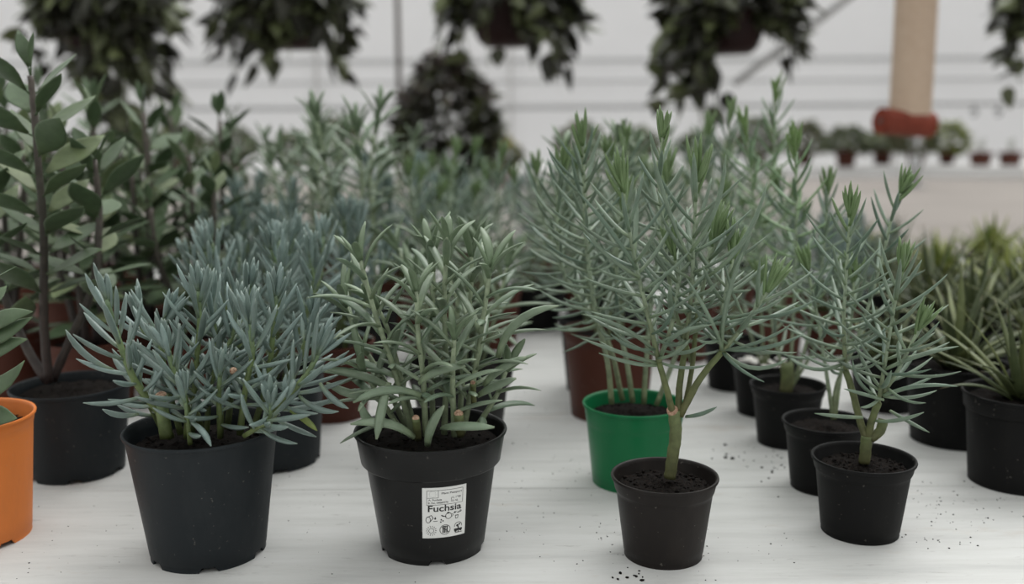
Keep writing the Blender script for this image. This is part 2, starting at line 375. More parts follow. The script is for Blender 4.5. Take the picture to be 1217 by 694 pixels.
def lerp(tab, t):
    return float(np.interp(t, [a for a, _ in tab], [b for _, b in tab]))
SPEC = {
 'needle': dict(shape='needle', L=[(0, 5.2), (.3, 5.6), (.75, 4.8), (.92, 3.4), (1, 2.7)], W=.40, Th=.29, al=[(0, 88), (.5, 70), (.8, 46), (.93, 24), (1, 10)], bend=.38, bup=.30, dens=2.15, tuft=9, mat='l_needle', stem='s_needle', r=(.25, .13)),
 'grey': dict(shape='blade', L=[(0, 5.6), (.5, 5.9), (.85, 5.0), (1, 3.6)], W=.76, Th=.30, al=[(0, 66), (.5, 50), (.85, 38), (1, 22)], bend=-.40, bup=.0, dens=1.4, tuft=3, mat='l_grey', stem='s_grey', r=(.27, .17)),
 'blue': dict(shape='finger', L=[(0, 3.8), (.5, 4.3), (.85, 4.0), (1, 2.6)], W=.53, Th=.40, al=[(0, 82), (.5, 52), (.85, 28), (1, 10)], bend=.32, bup=.25, dens=2.5, tuft=4, mat='l_blue', stem='s_blue', r=(.30, .18)),
}
def shoot(root, pts, sp, seed, t0=.2, label=None, lscale=1.0, n=None, tuft=None, off=(0, 0, 0), lmat=None, stemmat=None, rs=1.0, freshtop=False, dens=1.0):
    """one stem with its leaves; pts in local cm"""
    S = SPEC[sp]; rg = random.Random(seed); P = np.array(catmull(pts, 5)); m = len(P)
    seg = np.linalg.norm(np.diff(P, axis=0), axis=1); cum = np.concatenate([[0], np.cumsum(seg)]); tot = cum[-1]; cum /= tot
    rad = np.interp(cum, [0, 1], [S['r'][0]*rs, S['r'][1]*rs])
    b = MB(); b.tube(P, rad, 8); st = b.build('stem', M[stemmat or S['stem']], root, label=label)
    lb = MB(); T = nrm(np.gradient(P, axis=0)); cnt = n or int(tot*(1-t0)*S['dens']*dens); az = rg.uniform(0, 6.28)
    tuft = S['tuft'] if tuft is None else tuft
    for i in range(cnt+tuft):
        q = i/max(cnt-1, 1) if i < cnt else 1.0
        tt = t0+(1-t0)*min(1, q**1.08) if i < cnt else 1-.03*rg.random(); az += 2.39996+rg.uniform(-.25, .25)
        c = np.array([np.interp(tt, cum, P[:, k]) for k in range(3)]); d = nrm(np.array([np.interp(tt, cum, T[:, k]) for k in range(3)]))
        a = nrm(np.cross(d, (0.13, 0.99, 0.05))); bb = np.cross(d, a); N = a*math.cos(az)+bb*math.sin(az)
        x = q if i < cnt else 1.0
        al = math.radians(max(4, lerp(S['al'], x)+rg.uniform(-11, 11))); L = lerp(S['L'], x)*rg.uniform(.82, 1.15)*lscale
        if i >= cnt: al = math.radians(rg.uniform(5, 30)); L = lerp(S['L'], 1)*rg.uniform(.7, 1.25)*lscale
        d0 = nrm(d*math.cos(al)+N*math.sin(al)); d1 = d0+d*S['bend']*rg.uniform(.5, 1.5)+np.array((0, 0, S['bup']*rg.uniform(.3, 1.5)))+np.array([rg.uniform(-.12, .12) for _ in range(3)])
        if S['bend'] < 0: d1 = d1+N*.25-np.array((0, 0, .18*rg.random()))
        leaf(lb, c+N*np.interp(tt, cum, rad)*.55, d0, d1, nrm(N*.2-d*1.0), L, S['W']*rg.uniform(.85, 1.15)*(.75+.25*L/4.5), S['Th'], S['shape'], -.5 if (i >= cnt or x > .9) and S is not SPEC['blue'] else rg.random())
    lb.build('leaves', M[lmat or S['mat']], st)
    return st

# =================================================================== front plants, shoots laid out in pot space
def local(root_xy, Y):
    """pixel list > cm relative to the pot base; each point (x, y[, dy])"""
    def f(pts):
        out = []
        for q in pts:
            p = px(q[0], q[1], Y+(q[2] if len(q) > 2 else 0)); out.append(p-np.array((root_xy[0], root_xy[1], 0)))
        return out
    return f
def single(mb, L_, fpix, sp, r=.5, seed=0, W=None, up=None):
    """one leaf traced base, middle, tip"""
    p0, p1, p2 = [np.array(v) for v in L_(fpix)]
    S = SPEC[sp]; d0 = p1-p0; d1 = p2-p1; ln = np.linalg.norm(d0)+np.linalg.norm(d1)
    leaf(mb, p0, nrm(d0)*1.0-.35*(nrm(d1)-nrm(d0)), nrm(d1)+.35*(nrm(d1)-nrm(d0)), np.array(up if up is not None else (0, -.75, .66)), ln, W or S['W'], S['Th'], S['shape'], r)
def cut_end(root, p, r, d, label='tan cut stem end'):
    b = MB(); d = nrm(np.array(d, float)); p = np.array(p, float); b.tube([p-d*.3, p, p+d*.05], [r, r, r*.8], 12); return b.build('cut_end', M['cut'], root, label=label)

# ---- blue finger succulent in the slate pot
BX, BY = -26.29, 78.91
r1 = thing('potted_blue_succulent', 'blue-green finger-leaved succulent in the large dark slate pot at front left', 'potted plant', (BX, BY, 0))
pot(r1, 6.43, 11.06, 4.77, 'pot_blue', collar=.9, step=.02, notches=6, soil_drop=1.5, seed=5, crumbs=90)
L_ = local((BX, BY), BY)
bl = [([(203, 520, -1.5), (190, 492, -2), (160, 452, -3), (138, 395, -3.4), (127, 355, -3.4)], .32, 1.0, 1.15),
      ([(222, 520, -2), (222, 480, -3), (206, 440, -4), (200, 415, -4.3)], .3, 1.0, 1),
      ([(215, 516, 0), (200, 460, 0), (190, 400, 0), (196, 378, 0)], .5, 1, 1),
      ([(228, 516, 0), (233, 440, 0), (237, 380, 0), (236, 345, 0)], .3, 1, 1),
      ([(226, 528, -4.2), (223, 500, -4.4), (219, 470, -4.6)], .35, .85, .7),
      ([(262, 514, 2), (262, 440, 2), (255, 390, 3), (248, 352, 3)], .35, 1, 1),
      ([(285, 516, -2), (292, 460, -2.5), (300, 420, -3), (296, 385, -3)], .35, 1, 1),
      ([(300, 514, 1), (318, 450, 1), (325, 390, 1), (328, 350, 1)], .3, 1.05, 1),
      ([(312, 512, -2), (336, 478, -4), (362, 448, -4), (380, 418, -4)], .32, 1.05, 1.1),
      ([(290, 518, -4), (318, 500, -5), (322, 480, -5.6)], .3, .9, .7),
      ([(305, 514, 2), (345, 455, 3), (365, 400, 4), (372, 375, 4)], .3, 1, 1),
      ([(270, 510, 3), (280, 430, 4), (292, 370, 5), (296, 340, 5)], .3, 1, 1),
      ([(240, 510, 3), (215, 440, 4), (172, 395, 5), (165, 372, 5)], .4, 1, 1),
      ([(262, 520, -2), (260, 470, -3), (262, 440, -3.5)], .3, .95, .9),
      ([(195, 515, 2), (172, 470, 1), (162, 440, 1)], .35, 1, .9),
      ([(245, 520, 0), (252, 450, 0), (276, 400, 1), (280, 372, 1)], .35, 1, .9)]
for i, (pts, t0, ls, rs) in enumerate(bl):
    shoot(r1, L_(pts), 'blue', 100+i, t0=t0*.7, lscale=ls, rs=rs)
b = MB(); b.tube(catmull(L_([(198, 520, -2), (194, 495, -2), (191, 470, -2)]), 4), [.55]*9, 10); s_ = b.build('stem', M['s_blue'], r1)
q = L_([(191, 469, -2)])[0]; cut_end(s_, q, .46, (0, -.4, 1))
q = L_([(277, 440, -3)])[0]; cut_end(r1, q, .3, (0, -.7, .7))
lm = MB()
single(lm, L_, [(228, 502, -4.6), (238, 510, -5.2), (250, 532, -6.0)], 'blue', .9)
single(lm, L_, [(165, 492, -2.6), (145, 494, -3), (122, 485, -3.5)], 'blue', .3)
single(lm, L_, [(135, 440, -3.2), (100, 422, -3.6), (78, 392, -4)], 'blue', .2)
single(lm, L_, [(318, 500, -5.4), (345, 497, -6), (369, 493, -6.4)], 'blue', .2)
single(lm, L_, [(318, 504, -5.4), (328, 508, -6), (343, 507, -6.4)], 'blue', .4)
single(lm, L_, [(355, 470, -4), (378, 488, -4.4), (402, 490, -4.8)], 'blue', .2)
single(lm, L_, [(380, 455, -4), (395, 475, -4.4), (414, 486, -4.8)], 'blue', .3)
single(lm, L_, [(340, 470, -4), (355, 440, -4.4), (350, 452, -4.8)], 'blue', .3)
lm.build('leaves', M['l_blue'], r1)
lm = MB(); single(lm, L_, [(345, 488, -5), (362, 498, -5.4), (377, 512, -5.8)], 'blue', .9); lm.build('withered_leaf', M['l_lime'], r1, label='yellow-green withered leaf over the rim')

# ---- grey-green succulent in the labelled pot
GX, GY = -7.04, 79.85
r2 = thing('potted_grey_succulent', 'grey-green narrow-leaved succulent in the glossy black pot with the white printed label', 'potted plant', (GX, GY, 0))
pot(r2, 6.54, 10.53, 4.45, 'pot_black', collar=2.9, step=.42, notches=5, soil_drop=1.1, seed=3, crumbs=140)
L_ = local((GX, GY), GY)
gs = [([(490, 516, -1), (470, 445, -2), (445, 370, -2.5), (428, 308, -2.5)], .22, 1),
      ([(495, 516, 0), (478, 455, 0), (462, 395, 0), (447, 362, 0)], .25, .95),
      ([(506, 518, -3), (503, 450, -3.4), (497, 400, -3.8), (495, 345, -4)], .2, .9),
      ([(528, 516, 0), (530, 440, 0), (528, 350, 0), (532, 292, 0)], .2, 1),
      ([(550, 514, -1), (563, 450, -1), (574, 380, -1.5), (583, 318, -2)], .2, 1),
      ([(540, 518, -3), (538, 450, -4), (540, 400, -4.5)], .25, .9),
      ([(565, 510, 0), (590, 470, 0), (602, 440, 0)], .2, .85),
      ([(515, 514, 3), (512, 420, 4), (515, 340, 5), (512, 300, 5)], .25, 1),
      ([(545, 514, 3), (552, 420, 4), (560, 340, 5), (560, 300, 5)], .25, 1),
      ([(485, 512, 3), (455, 450, 3), (425, 400, 4), (410, 360, 4)], .25, 1),
      ([(478, 514, 0), (450, 470, -1), (432, 440, -2)], .2, 1)]
for i, (pts, t0, ls) in enumerate(gs): shoot(r2, L_(pts), 'grey', 210+i, t0=t0, lscale=ls)
lm = MB()
T1 = [[(592, 425, -2), (618, 368, -3), (655, 356, -3.5)], [(575, 458, -2), (598, 434, -3), (624, 423, -3.5)], [(568, 470, -2), (592, 456, -3), (612, 449, -3)],
      [(525, 508, -4), (545, 506, -6), (588, 508, -6.5)], [(508, 530, -5), (512, 505, -6), (527, 482, -6.3)], [(492, 520, -4.5), (460, 500, -6), (418, 503, -6.4)],
      [(462, 455, -4), (452, 490, -6.2), (447, 521, -7)], [(500, 470, -4), (455, 460, -5), (420, 475, -5.6)], [(470, 465, -2), (430, 445, -3), (384, 438, -4)],
      [(455, 470, -2), (420, 470, -3), (388, 455, -3.5)], [(498, 455, -4.5), (520, 440, -5.5), (553, 435, -6)], [(470, 500, -4), (440, 505, -5), (430, 480, -5.5)],
      [(600, 440, -1), (620, 430, -2), (648, 447, -2.5)]]
for i, q in enumerate(T1[:12]): single(lm, L_, q, 'grey', (.2, .45, .3, .7)[i % 4], W=.8)
lm.build('leaves', M['l_grey'], r2)
for q, rr in (((545, 492, -4.2), .38), ((494, 497, -4.4), .3), ((562, 455, -3.2), .22)):
    p0 = L_([q])[0]; b = MB(); b.tube(catmull([p0+np.array((0, 1.5, -2.2)), p0+np.array((0, .6, -.8)), p0], 3), [rr*1.1]*7, 10); s_ = b.build('stem', M['s_woody'], r2); cut_end(s_, p0, rr, (0, -.75, .5))
# label: a patch bent round the pot wall
PH = math.radians(-90+16.5); LW, LH = 3.75, 4.55; ZB = 2.6
def on_pot(u, v, off=.02):
    """u 0..1 across, v 0..1 up the label > cm on the cone wall"""
    z = ZB+v*LH; R = 4.45+(6.54-.18-.42-4.45)*z/10.53; w = LW*(.965+.035*v)
    a = PH+(u-.5)*w/R; return ((R+off)*math.cos(a), (R+off)*math.sin(a), z)
M['paper'] = mat('white_label_paper', (.74, .74, .72), .5)
M['ink'] = mat('black_ink', (.012, .012, .012), .6); M['inkg'] = mat('grey_ink', (.10, .10, .10), .6)
b = MB(); nu, nv = 20, 8; V = []; cr_ = .045
for j in range(nv+1):
    for i in range(nu+1):
        u, v = i/nu, j/nv
        du = min(u, 1-u); dv = min(v, 1-v)
        if dv == 0 and du < cr_*1.2: u = u+(.5-u)/abs(.5-u)*.022 if u != .5 else u
        V.append(on_pot(u, v, .028))
for j in range(nv+1):
    for i in range(nu+1): V.append(on_pot(i/nu, j/nv, .004))
k = (nu+1)*(nv+1); Fc = [(j*(nu+1)+i, j*(nu+1)+i+1, (j+1)*(nu+1)+i+1, (j+1)*(nu+1)+i) for j in range(nv) for i in range(nu)]
edge = [i for i in range(nu+1)]+[(j+1)*(nu+1)-1 for j in range(1, nv+1)]+[nv*(nu+1)+i for i in range(nu-1, -1, -1)]+[j*(nu+1) for j in range(nv-1, 0, -1)]
Fc += [(edge[i], edge[i-1], edge[i-1]+k, edge[i]+k) for i in range(len(edge))]
b.add(V, Fc); lab = b.build('label', M['paper'], r2, smooth=False, label='white printed label with plant name and care symbols')
class Ink:
    def __init__(s, off=.034): s.b = MB(); s.off = off
    def poly(s, pts): s.b.add([on_pot(u, v, s.off) for u, v in pts], [tuple(range(len(pts)))])
    def line(s, a, c, w=.008):
        a, c = np.array(a, float), np.array(c, float); d = (c-a)*np.array((LW, LH)); ln = np.linalg.norm(d); n = np.array((-d[1], d[0]))/ln*w*1.35*LW/2/np.array((LW, LH)); k = max(1, int(ln/.25))
        for i in range(k):
            p, q = a+(c-a)*i/k, a+(c-a)*(i+1)/k; s.poly([p-n, q-n, q+n, p+n])
    def ring(s, c, r, w=.008, a0=0, a1=360, ry=1, n=22):
        P = [(c[0]+r*math.cos(math.radians(a0+(a1-a0)*i/n)), c[1]+r*ry*LW/LH*math.sin(math.radians(a0+(a1-a0)*i/n))) for i in range(n+1)]
        for i in range(n): s.line(P[i], P[i+1], w)
    def disc(s, c, r, n=10, ry=1): s.poly([(c[0]+r*math.cos(6.2832*i/n), c[1]+r*ry*LW/LH*math.sin(6.2832*i/n)) for i in range(n)])
    def text(s, txt, x, y, size, width=None, bold=0.006):
        cu = bpy.data.curves.new('t', 'FONT'); cu.body = txt; cu.size = size; cu.offset = bold; ob = bpy.data.objects.new('t', cu); COL.objects.link(ob)
        dg = bpy.context.evaluated_depsgraph_get(); me = ob.evaluated_get(dg).to_mesh()
        V = np.array([v.co[:2] for v in me.vertices]); Fc = [tuple(p.vertices) for p in me.polygons]
        k = 1 if width is None else width*LW/(V[:, 0].max()-V[:, 0].min())
        s.b.add([on_pot(x+(vx-V[:, 0].min())*k/LW, y+vy/LH, s.off) for vx, vy in V], Fc)
        ob.evaluated_get(dg).to_mesh_clear(); bpy.data.objects.remove(ob); bpy.data.curves.remove(cu)
    def build(s, name, m, label=None):
        return s.b.build(name, M[m], lab, smooth=False, label=label)
k = Ink(); k.text('Fuchsia', .125, .53, .80, .76, .016); k.build('plant_name', 'ink', 'bold black word on the label')
k = Ink(); k.text('Plant Passport', .42, .865, .24, .47); k.text('A. Fuchsia', .13, .745, .22, .30); k.text('B. No. 04060770', .13, .685, .22, .44); k.text('C. 1908', .66, .765, .22, .2); k.text('D. NL', .66, .70, .22, .14)
k.build('small_print', 'inkg', 'faint small grey print')
k = Ink()
for a, c in (((.1, .66), (.1, .945)), ((.1, .945), (.91, .945)), ((.91, .945), (.91, .66)), ((.1, .66), (.91, .66)), ((.1, .80), (.35, .80)), ((.35, .80), (.35, .945)), ((.64, .70), (.64, .79))): k.line(a, c, .008)
for i in range(12): k.disc((.225+.07*math.cos(i*.5236), .873+.058*math.sin(i*.5236)), .007, 5)
k.build('passport_box', 'inkg')
k = Ink()
k.ring((.2, .15), .056, .008)
for i in range(14):
    a = i*6.2832/14; k.line((.2+.082*math.cos(a), .15+.082*LW/LH*math.sin(a)), (.2+.122*math.cos(a), .15+.122*LW/LH*math.sin(a)), .009)
k.ring((.51, .155), .118, .01); k.line((.43, .21), (.6, .10), .012)
for dx in (-.04, .0, .045): k.line((.51+dx, .22), (.505+dx, .09), .022); k.line((.49+dx, .22), (.53+dx, .22), .018)
k.ring((.82, .19), .09, .01, -10, 190); k.disc((.80, .2), .03); k.disc((.85, .22), .022); k.line((.72, .12), (.92, .12), .04); k.disc((.76, .095), .03); k.disc((.88, .1), .026); k.line((.74, .06), (.92, .06), .012); k.line((.82, .19), (.82, .06), .02)
# upper row: bag and hand, drop, watering can, seedlings, pot
k.ring((.13, .37), .05, .01, 0, 360, 1.5); k.line((.11, .42), (.2, .46), .012); k.line((.2, .46), (.24, .40), .012); k.line((.24, .40), (.17, .33), .012)
k.disc((.285, .39), .022); k.disc((.288, .41), .013); k.line((.24, .335), (.34, .34), .01)
k.ring((.585, .425), .07, .011); k.line((.44, .43), (.53, .415), .014); k.line((.42, .45), (.47, .425), .02); k.ring((.66, .43), .03, .009, -90, 90); k.line((.55, .48), (.6, .49), .03)
for c in ((.42, .36), (.46, .335), (.41, .315)): k.disc(c, .018)
k.disc((.735, .475), .022); k.line((.70, .465), (.77, .485), .012); k.line((.78, .46), (.88, .48), .012); k.ring((.87, .485), .018, .01); k.line((.82, .475), (.83, .455), .02)
k.line((.745, .41), (.75, .35), .01); k.line((.75, .35), (.80, .35), .01); k.line((.80, .35), (.81, .41), .01); k.line((.735, .41), (.82, .41), .014)
k.build('care_symbols', 'ink', 'row of small black care symbols with a sun')

# ---- needle-leaved plants
def needle_pot(name, label, x, y, R, h, rb, kind, collar, step, drop, seed, crumbs=60):
    r = thing(name, label, 'potted plant', (x, y, 0)); pot(r, R, h, rb, kind, collar, step, 0, drop, seed, crumbs); return r
NX, NY = 12.72, 77.62
r3 = needle_pot('potted_needle_succulent', 'branching needle-leaved succulent in the small brownish-black pot in front of the green pot', NX, NY, 4.5, 7.03, 3.29, 'pot_brown', 1.35, .12, 1.0, 9, 140)
L_ = local((NX, NY), NY)
b = MB(); rg = random.Random(2)
b.tube(catmull(L_([(796, 568, 0), (799, 545, 0), (803, 515, 0), (801, 488, 0)]), 5), np.linspace(.50, .52, 16), 12, bumps=lambda i, k: 1+.07*math.sin(i*2.1+k*1.7))
tr = b.build('trunk', M['s_woody'], r3); cut_end(tr, L_([(799, 487, -.2)])[0], .48, (-.2, -.6, .7))
def bare(root, L__, pts, r0, r1_, m='s_woody'):
    b = MB(); P = catmull(L__(pts), 5); b.tube(P, np.linspace(r0, r1_, len(P)), 9, bumps=lambda i, k: 1+.05*math.sin(i*1.9+k*2.3)); return b.build('branch', M[m], root)
bare(r3, L_, [(799, 490, 0), (793, 465, -.8), (783, 430, -1.2)], .3, .24)
bare(r3, L_, [(806, 492, 0), (808, 455, .6), (815, 410, .8)], .30, .25)
bare(r3, L_, [(808, 494, 0), (832, 450, -.4), (858, 418, -1)], .32, .24)
bare(r3, L_, [(812, 490, .5), (822, 440, 1.2), (828, 380, 1.5)], .22, .2)
ns = [([(783, 430, -1.2), (770, 375, -1.5), (757, 320, -1.8), (748, 275, -2), (740, 222, -2)], 0.0, 1.05, 1.05),
      ([(815, 410, .8), (822, 340, 0), (825, 270, -.5), (829, 212, -1)], 0.0, 1.1, .9),
      ([(858, 418, -1), (880, 392, -1.4), (902, 362, -1.6), (913, 345, -1.6)], 0.0, 1.05, 1.1),
      ([(858, 416, -1), (858, 375, -1), (866, 330, -.5), (872, 305, 0)], 0.0, 1.05, .9),
      ([(828, 380, 1.5), (840, 320, 1.5), (850, 285, 1.5)], 0.0, 1.0, 1),
      ([(783, 430, -1.2), (800, 380, -.4), (806, 330, 0), (800, 300, 0)], 0.0, .95, .9),
      ([(822, 430, 1.5), (800, 360, 2.5), (788, 270, 3), (783, 215, 3), (788, 158, 3)], .1, .8, .7)]
for i, (pts, t0, ls, dn) in enumerate(ns): shoot(r3, L_(pts), 'needle', 300+i, t0=t0, lscale=ls, dens=dn, rs=.85)
lm = MB()
for i, q in enumerate([[(820, 310, -1), (790, 240, -3), (772, 172, -4)], [(840, 330, -1), (872, 300, -3), (905, 208, -4)], [(860, 418, -1), (900, 444, -3), (935, 431, -4)],
        [(860, 415, -1), (915, 415, -3), (955, 400, -4)], [(783, 432, -1), (740, 420, -3), (690, 402, -4)], [(783, 434, -1), (750, 432, -3), (712, 420, -4)], [(785, 425, -1), (740, 385, -3), (694, 370, -4)],
        [(815, 495, 0), (835, 492, -1), (852, 484, -1.6)], [(785, 430, -1), (800, 395, -3), (845, 385, -4)], [(860, 418, -1), (845, 380, -3), (815, 330, -4)], [(760, 330, -2), (715, 300, -3), (690, 270, -4)],
        [(757, 320, -2), (730, 280, -3), (686, 228, -4)], [(858, 418, -1), (862, 360, -3), (882, 300, -4)], [(820, 300, -1), (860, 235, -3), (868, 186, -4)]]):
    single(lm, L_, q, 'needle', (.3, .6, .2, .9)[i % 4])
lm.build('leaves', M['l_needle'], r3)

SX, SY = 31.04, 82.14
r4 = needle_pot('potted_needle_succulent', 'needle-leaved succulent in the small matt black pot at front right with an orange-flecked soil', SX, SY, 4.47, 6.92, 3.33, 'pot_matte', 1.25, .14, 1.0, 17, 120)
r4['label'] = 'needle-leaved succulent in the small matt black pot nearest the right front, two shoots'
L_ = local((SX, SY), SY)
bare(r4, L_, [(1027, 550, 0), (1029, 530, 0), (1030, 518, 0)], .5, .5)
bare(r4, L_, [(1029, 520, 0), (1022, 500, .4), (1013, 465, .8), (1005, 440, 1)], .34, .28)
bare(r4, L_, [(1031, 522, 0), (1036, 500, -.3), (1044, 478, -.6)], .34, .3)
bare(r4, L_, [(1034, 522, 0), (1046, 512, 0), (1050, 498, .2)], .42, .44)
nr_ = [([(1044, 478, -.6), (1052, 430, -1), (1062, 370, -1.3), (1072, 318, -1.5)], 0, 1.0, 1.15),
       ([(1005, 440, 1), (1003, 380, 1.2), (1006, 320, 1.4), (1010, 255, 1.5)], 0, .95, 1.1),
       ([(1048, 470, -.6), (1070, 435, -1.5), (1092, 390, -2)], 0, .9, 1)]
for i, (pts, t0, ls, dn) in enumerate(nr_): shoot(r4, L_(pts), 'needle', 340+i, t0=t0, lscale=ls, dens=dn, rs=.8)
lm = MB()
for i, q in enumerate([[(1025, 496, -.5), (1000, 495, -1.5), (968, 491, -2.5)], [(1040, 500, -.5), (1065, 500, -2), (1098, 489, -3)], [(1058, 488, -.5), (1078, 500, -2), (1105, 514, -3)], [(1050, 470, -1), (1090, 458, -2), (1138, 460, -3)],
        [(1050, 440, -1), (1085, 425, -2), (1140, 413, -3)], [(1050, 475, -1), (1025, 468, -2), (1003, 462, -3)], [(1006, 430, 1), (975, 440, 0), (940, 425, -1)], [(1040, 470, -.5), (1015, 450, -2), (1010, 430, -3)]]):
    single(lm, L_, q, 'needle', (.3, .6, .2, .8)[i % 4])
lm.build('leaves', M['l_needle'], r4)

CX, CY = 12.35, 95.17
r5 = needle_pot('potted_needle_succulent', 'tall needle-leaved succulent with several bare stems in the bright green pot', CX, CY, 5.24, 8.32, 4.16, 'pot_green', 2.0, .04, 1.4, 21, 60)
L_ = local((CX, CY), CY)
st = [([(727, 480, -1), (722, 430, -1), (708, 370, -1.5), (698, 300, -2), (694, 220, -2), (692, 165, -2)], .3, 1.0, 1.5),
      ([(752, 478, 0), (745, 430, 0), (735, 380, 1), (733, 300, 2), (742, 240, 2)], .3, 1.0, 1.1),
      ([(765, 480, 0), (768, 430, 0), (775, 350, 0), (790, 250, 1), (792, 205, 1)], .3, .95, 1),
      ([(780, 482, 1), (800, 430, 2), (830, 350, 3), (850, 270, 4)], .3, 1.0, 1),
      ([(740, 476, 2), (720, 400, 3), (672, 330, 4), (662, 260, 4), (668, 200, 4)], .3, 1.0, 1.3)]
for i, (pts, t0, ls, dn) in enumerate(st): shoot(r5, L_(pts), 'needle', 360+i, t0=t0, lscale=ls, rs=1.15, dens=dn)

# ------------------------------------------------------------------ generic plants used at the back
def generic(root, sp, zs, nst, H, spread, seed, r0=2.2, lmat=None, t0=.25, ls=1.0, dens=1.0):
    rg = random.Random(seed)
    for i in range(nst):
        a = 6.283*i/nst+rg.uniform(-.5, .5); h = H*rg.uniform(.72, 1.0) if i else H; rr = spread*rg.uniform(.5, 1)*(1 if i else .15)
        d = np.array((math.cos(a), math.sin(a), 0)); p0 = d*r0*rg.uniform(.2, 1)+np.array((0, 0, zs-.2))
        pts = [p0, p0+d*rr*.3+np.array((0, 0, h*.3)), p0+d*rr*.8+np.array((rg.uniform(-1, 1), rg.uniform(-1, 1), h*.7)), p0+d*rr+np.array((rg.uniform(-1, 1), rg.uniform(-1, 1), h))]
        shoot(root, pts, sp, seed*31+i, t0=t0, lmat=lmat, lscale=ls, dens=dens)
def make(name, label, sp, x, y, potargs, nst, H, spread, seed, group=None, rz=0, **kw):
    r = thing(name, label, 'potted plant', (x, y, 0), group, rz); zs = pot(r, *potargs, seed=seed); generic(r, sp, zs, nst, H, spread, seed, **kw); return r
SM = (4.3, 6.9, 3.2, 'pot_matte', 1.25, .14, 0, 1.0)
# small black pots in the right-hand row, each built for its place
rowlab = ['needle-leaved succulent in the small black pot just behind the front right one', 'needle-leaved succulent with a thick stump, small black pot third back at the right',
          'thin needle-leaved succulent in the small black pot fourth back, white pebbles on its soil', 'needle-leaved succulent in the small black pot at the back end of the right row']
RW = [(31.3, 93.2, [[(990, 498), (995, 455), (1020, 400), (1048, 310), (1062, 250), (1073, 225)], [(990, 498), (984, 455), (972, 380), (960, 320)], [(992, 498), (1000, 440), (1012, 380), (1015, 330)]]),
      (31.5, 107.4, [[(937, 465), (940, 430), (945, 330), (946, 250), (945, 172)], [(937, 465), (955, 420), (975, 330), (982, 260), (984, 225)], [(940, 465), (925, 420), (915, 370), (905, 330)], [(937, 465), (965, 420), (990, 370), (998, 330)]]),
      (32.0, 119.5, [[(908, 440), (905, 380), (900, 280), (892, 200), (885, 150)], [(908, 440), (925, 370), (935, 280), (925, 220)], [(908, 440), (890, 390), (870, 300), (862, 230)]]),
      (30.8, 132.0, [[(870, 425), (880, 340), (915, 220), (922, 110)], [(870, 425), (850, 330), (832, 240), (842, 150)], [(870, 425), (870, 320), (865, 200), (868, 135)]])]
for i, (x, y, sts) in enumerate(RW):
    r = thing('potted_needle_succulent', rowlab[i], 'potted plant', (x, y, 0)); pot(r, *SM, seed=40+i)
    L_ = local((x, y), y)
    for j, pts in enumerate(sts): shoot(r, L_([(a, c, (j-.8)*.8*q/5) for q, (a, c) in enumerate(pts)]), 'needle', 400+10*i+j, t0=.33, lscale=.95, dens=.85, rs=.9, lmat='l_fresh' if j == 0 and i > 0 else None)
    if i == 1:
        b = MB(); b.tube(catmull(L_([(934, 466, -1), (936, 450, -1), (935, 432, -1)]), 4), [.75]*9, 10); b.build('stump', M['s_woody'], r)
    if i == 2:
        b = MB(); rg = random.Random(8)
        for q in range(26):
            a = rg.uniform(0, 6.28); rr = 3.4*math.sqrt(rg.random()); chunk(b, (rr*math.cos(a), rr*math.sin(a), 6.3), rg.uniform(.3, .6), rg)
        b.build('pebbles', M['perlite'], r)['kind'] = 'stuff'

# pots standing behind the front row
def spot(xp, D): return (px(xp, 300, D)[0], D, 0)
P8 = make('potted_blue_succulent', 'blue finger-leaved succulent in the dark pot behind the right side of the slate pot', 'blue', -26.6, 102.5, (6.2, 10.2, 5.2, 'pot_blue', .9, .02, 6, 1.2), 9, 15.5, 6, 51, r0=3)
T9 = make('potted_blue_succulent', 'blue finger-leaved succulent in the red-brown pot left of the black label pot', 'blue', -23.2, 119.8, (5.75, 9.6, 4.6, 'pot_terra', 1.2, .1, 0, 1.2), 8, 17, 6, 52, r0=2.6)
K10 = make('potted_grey_succulent', 'grey-green succulent in the black collared pot right behind the labelled pot', 'grey', -6.0, 108.5, (6.35, 9.4, 4.6, 'pot_black', 2.6, .4, 5, 1.2), 8, 15.5, 6.5, 53, r0=2.6)
T11 = make('potted_needle_succulent', 'dense needle-leaved succulent in the red-brown pot behind the green pot', 'needle', 12.3, 119.4, (6.0, 11.0, 4.8, 'pot_terra', 1.4, .1, 0, 1.3), 6, 25, 8, 54, r0=2.6, dens=.8)
B12 = make('potted_grey_succulent', 'grey-green succulent in the black pot behind the red-brown pot, beyond the green one', 'grey', 12.0, 131.7, (5.57, 10.0, 4.4, 'pot_matte', 1.4, .1, 0, 1.2), 6, 26, 8, 55, r0=2.6)

make('potted_grey_succulent', 'low dark green plant in the black pot at the far end of the bare lane', 'grey', *spot(634, 176)[:2], (5.6, 7.5, 4.8, 'pot_matte', 1.4, .1, 0, .9), 9, 9, 7, 56, r0=2.6, dens=1.1, lmat='l_needle')
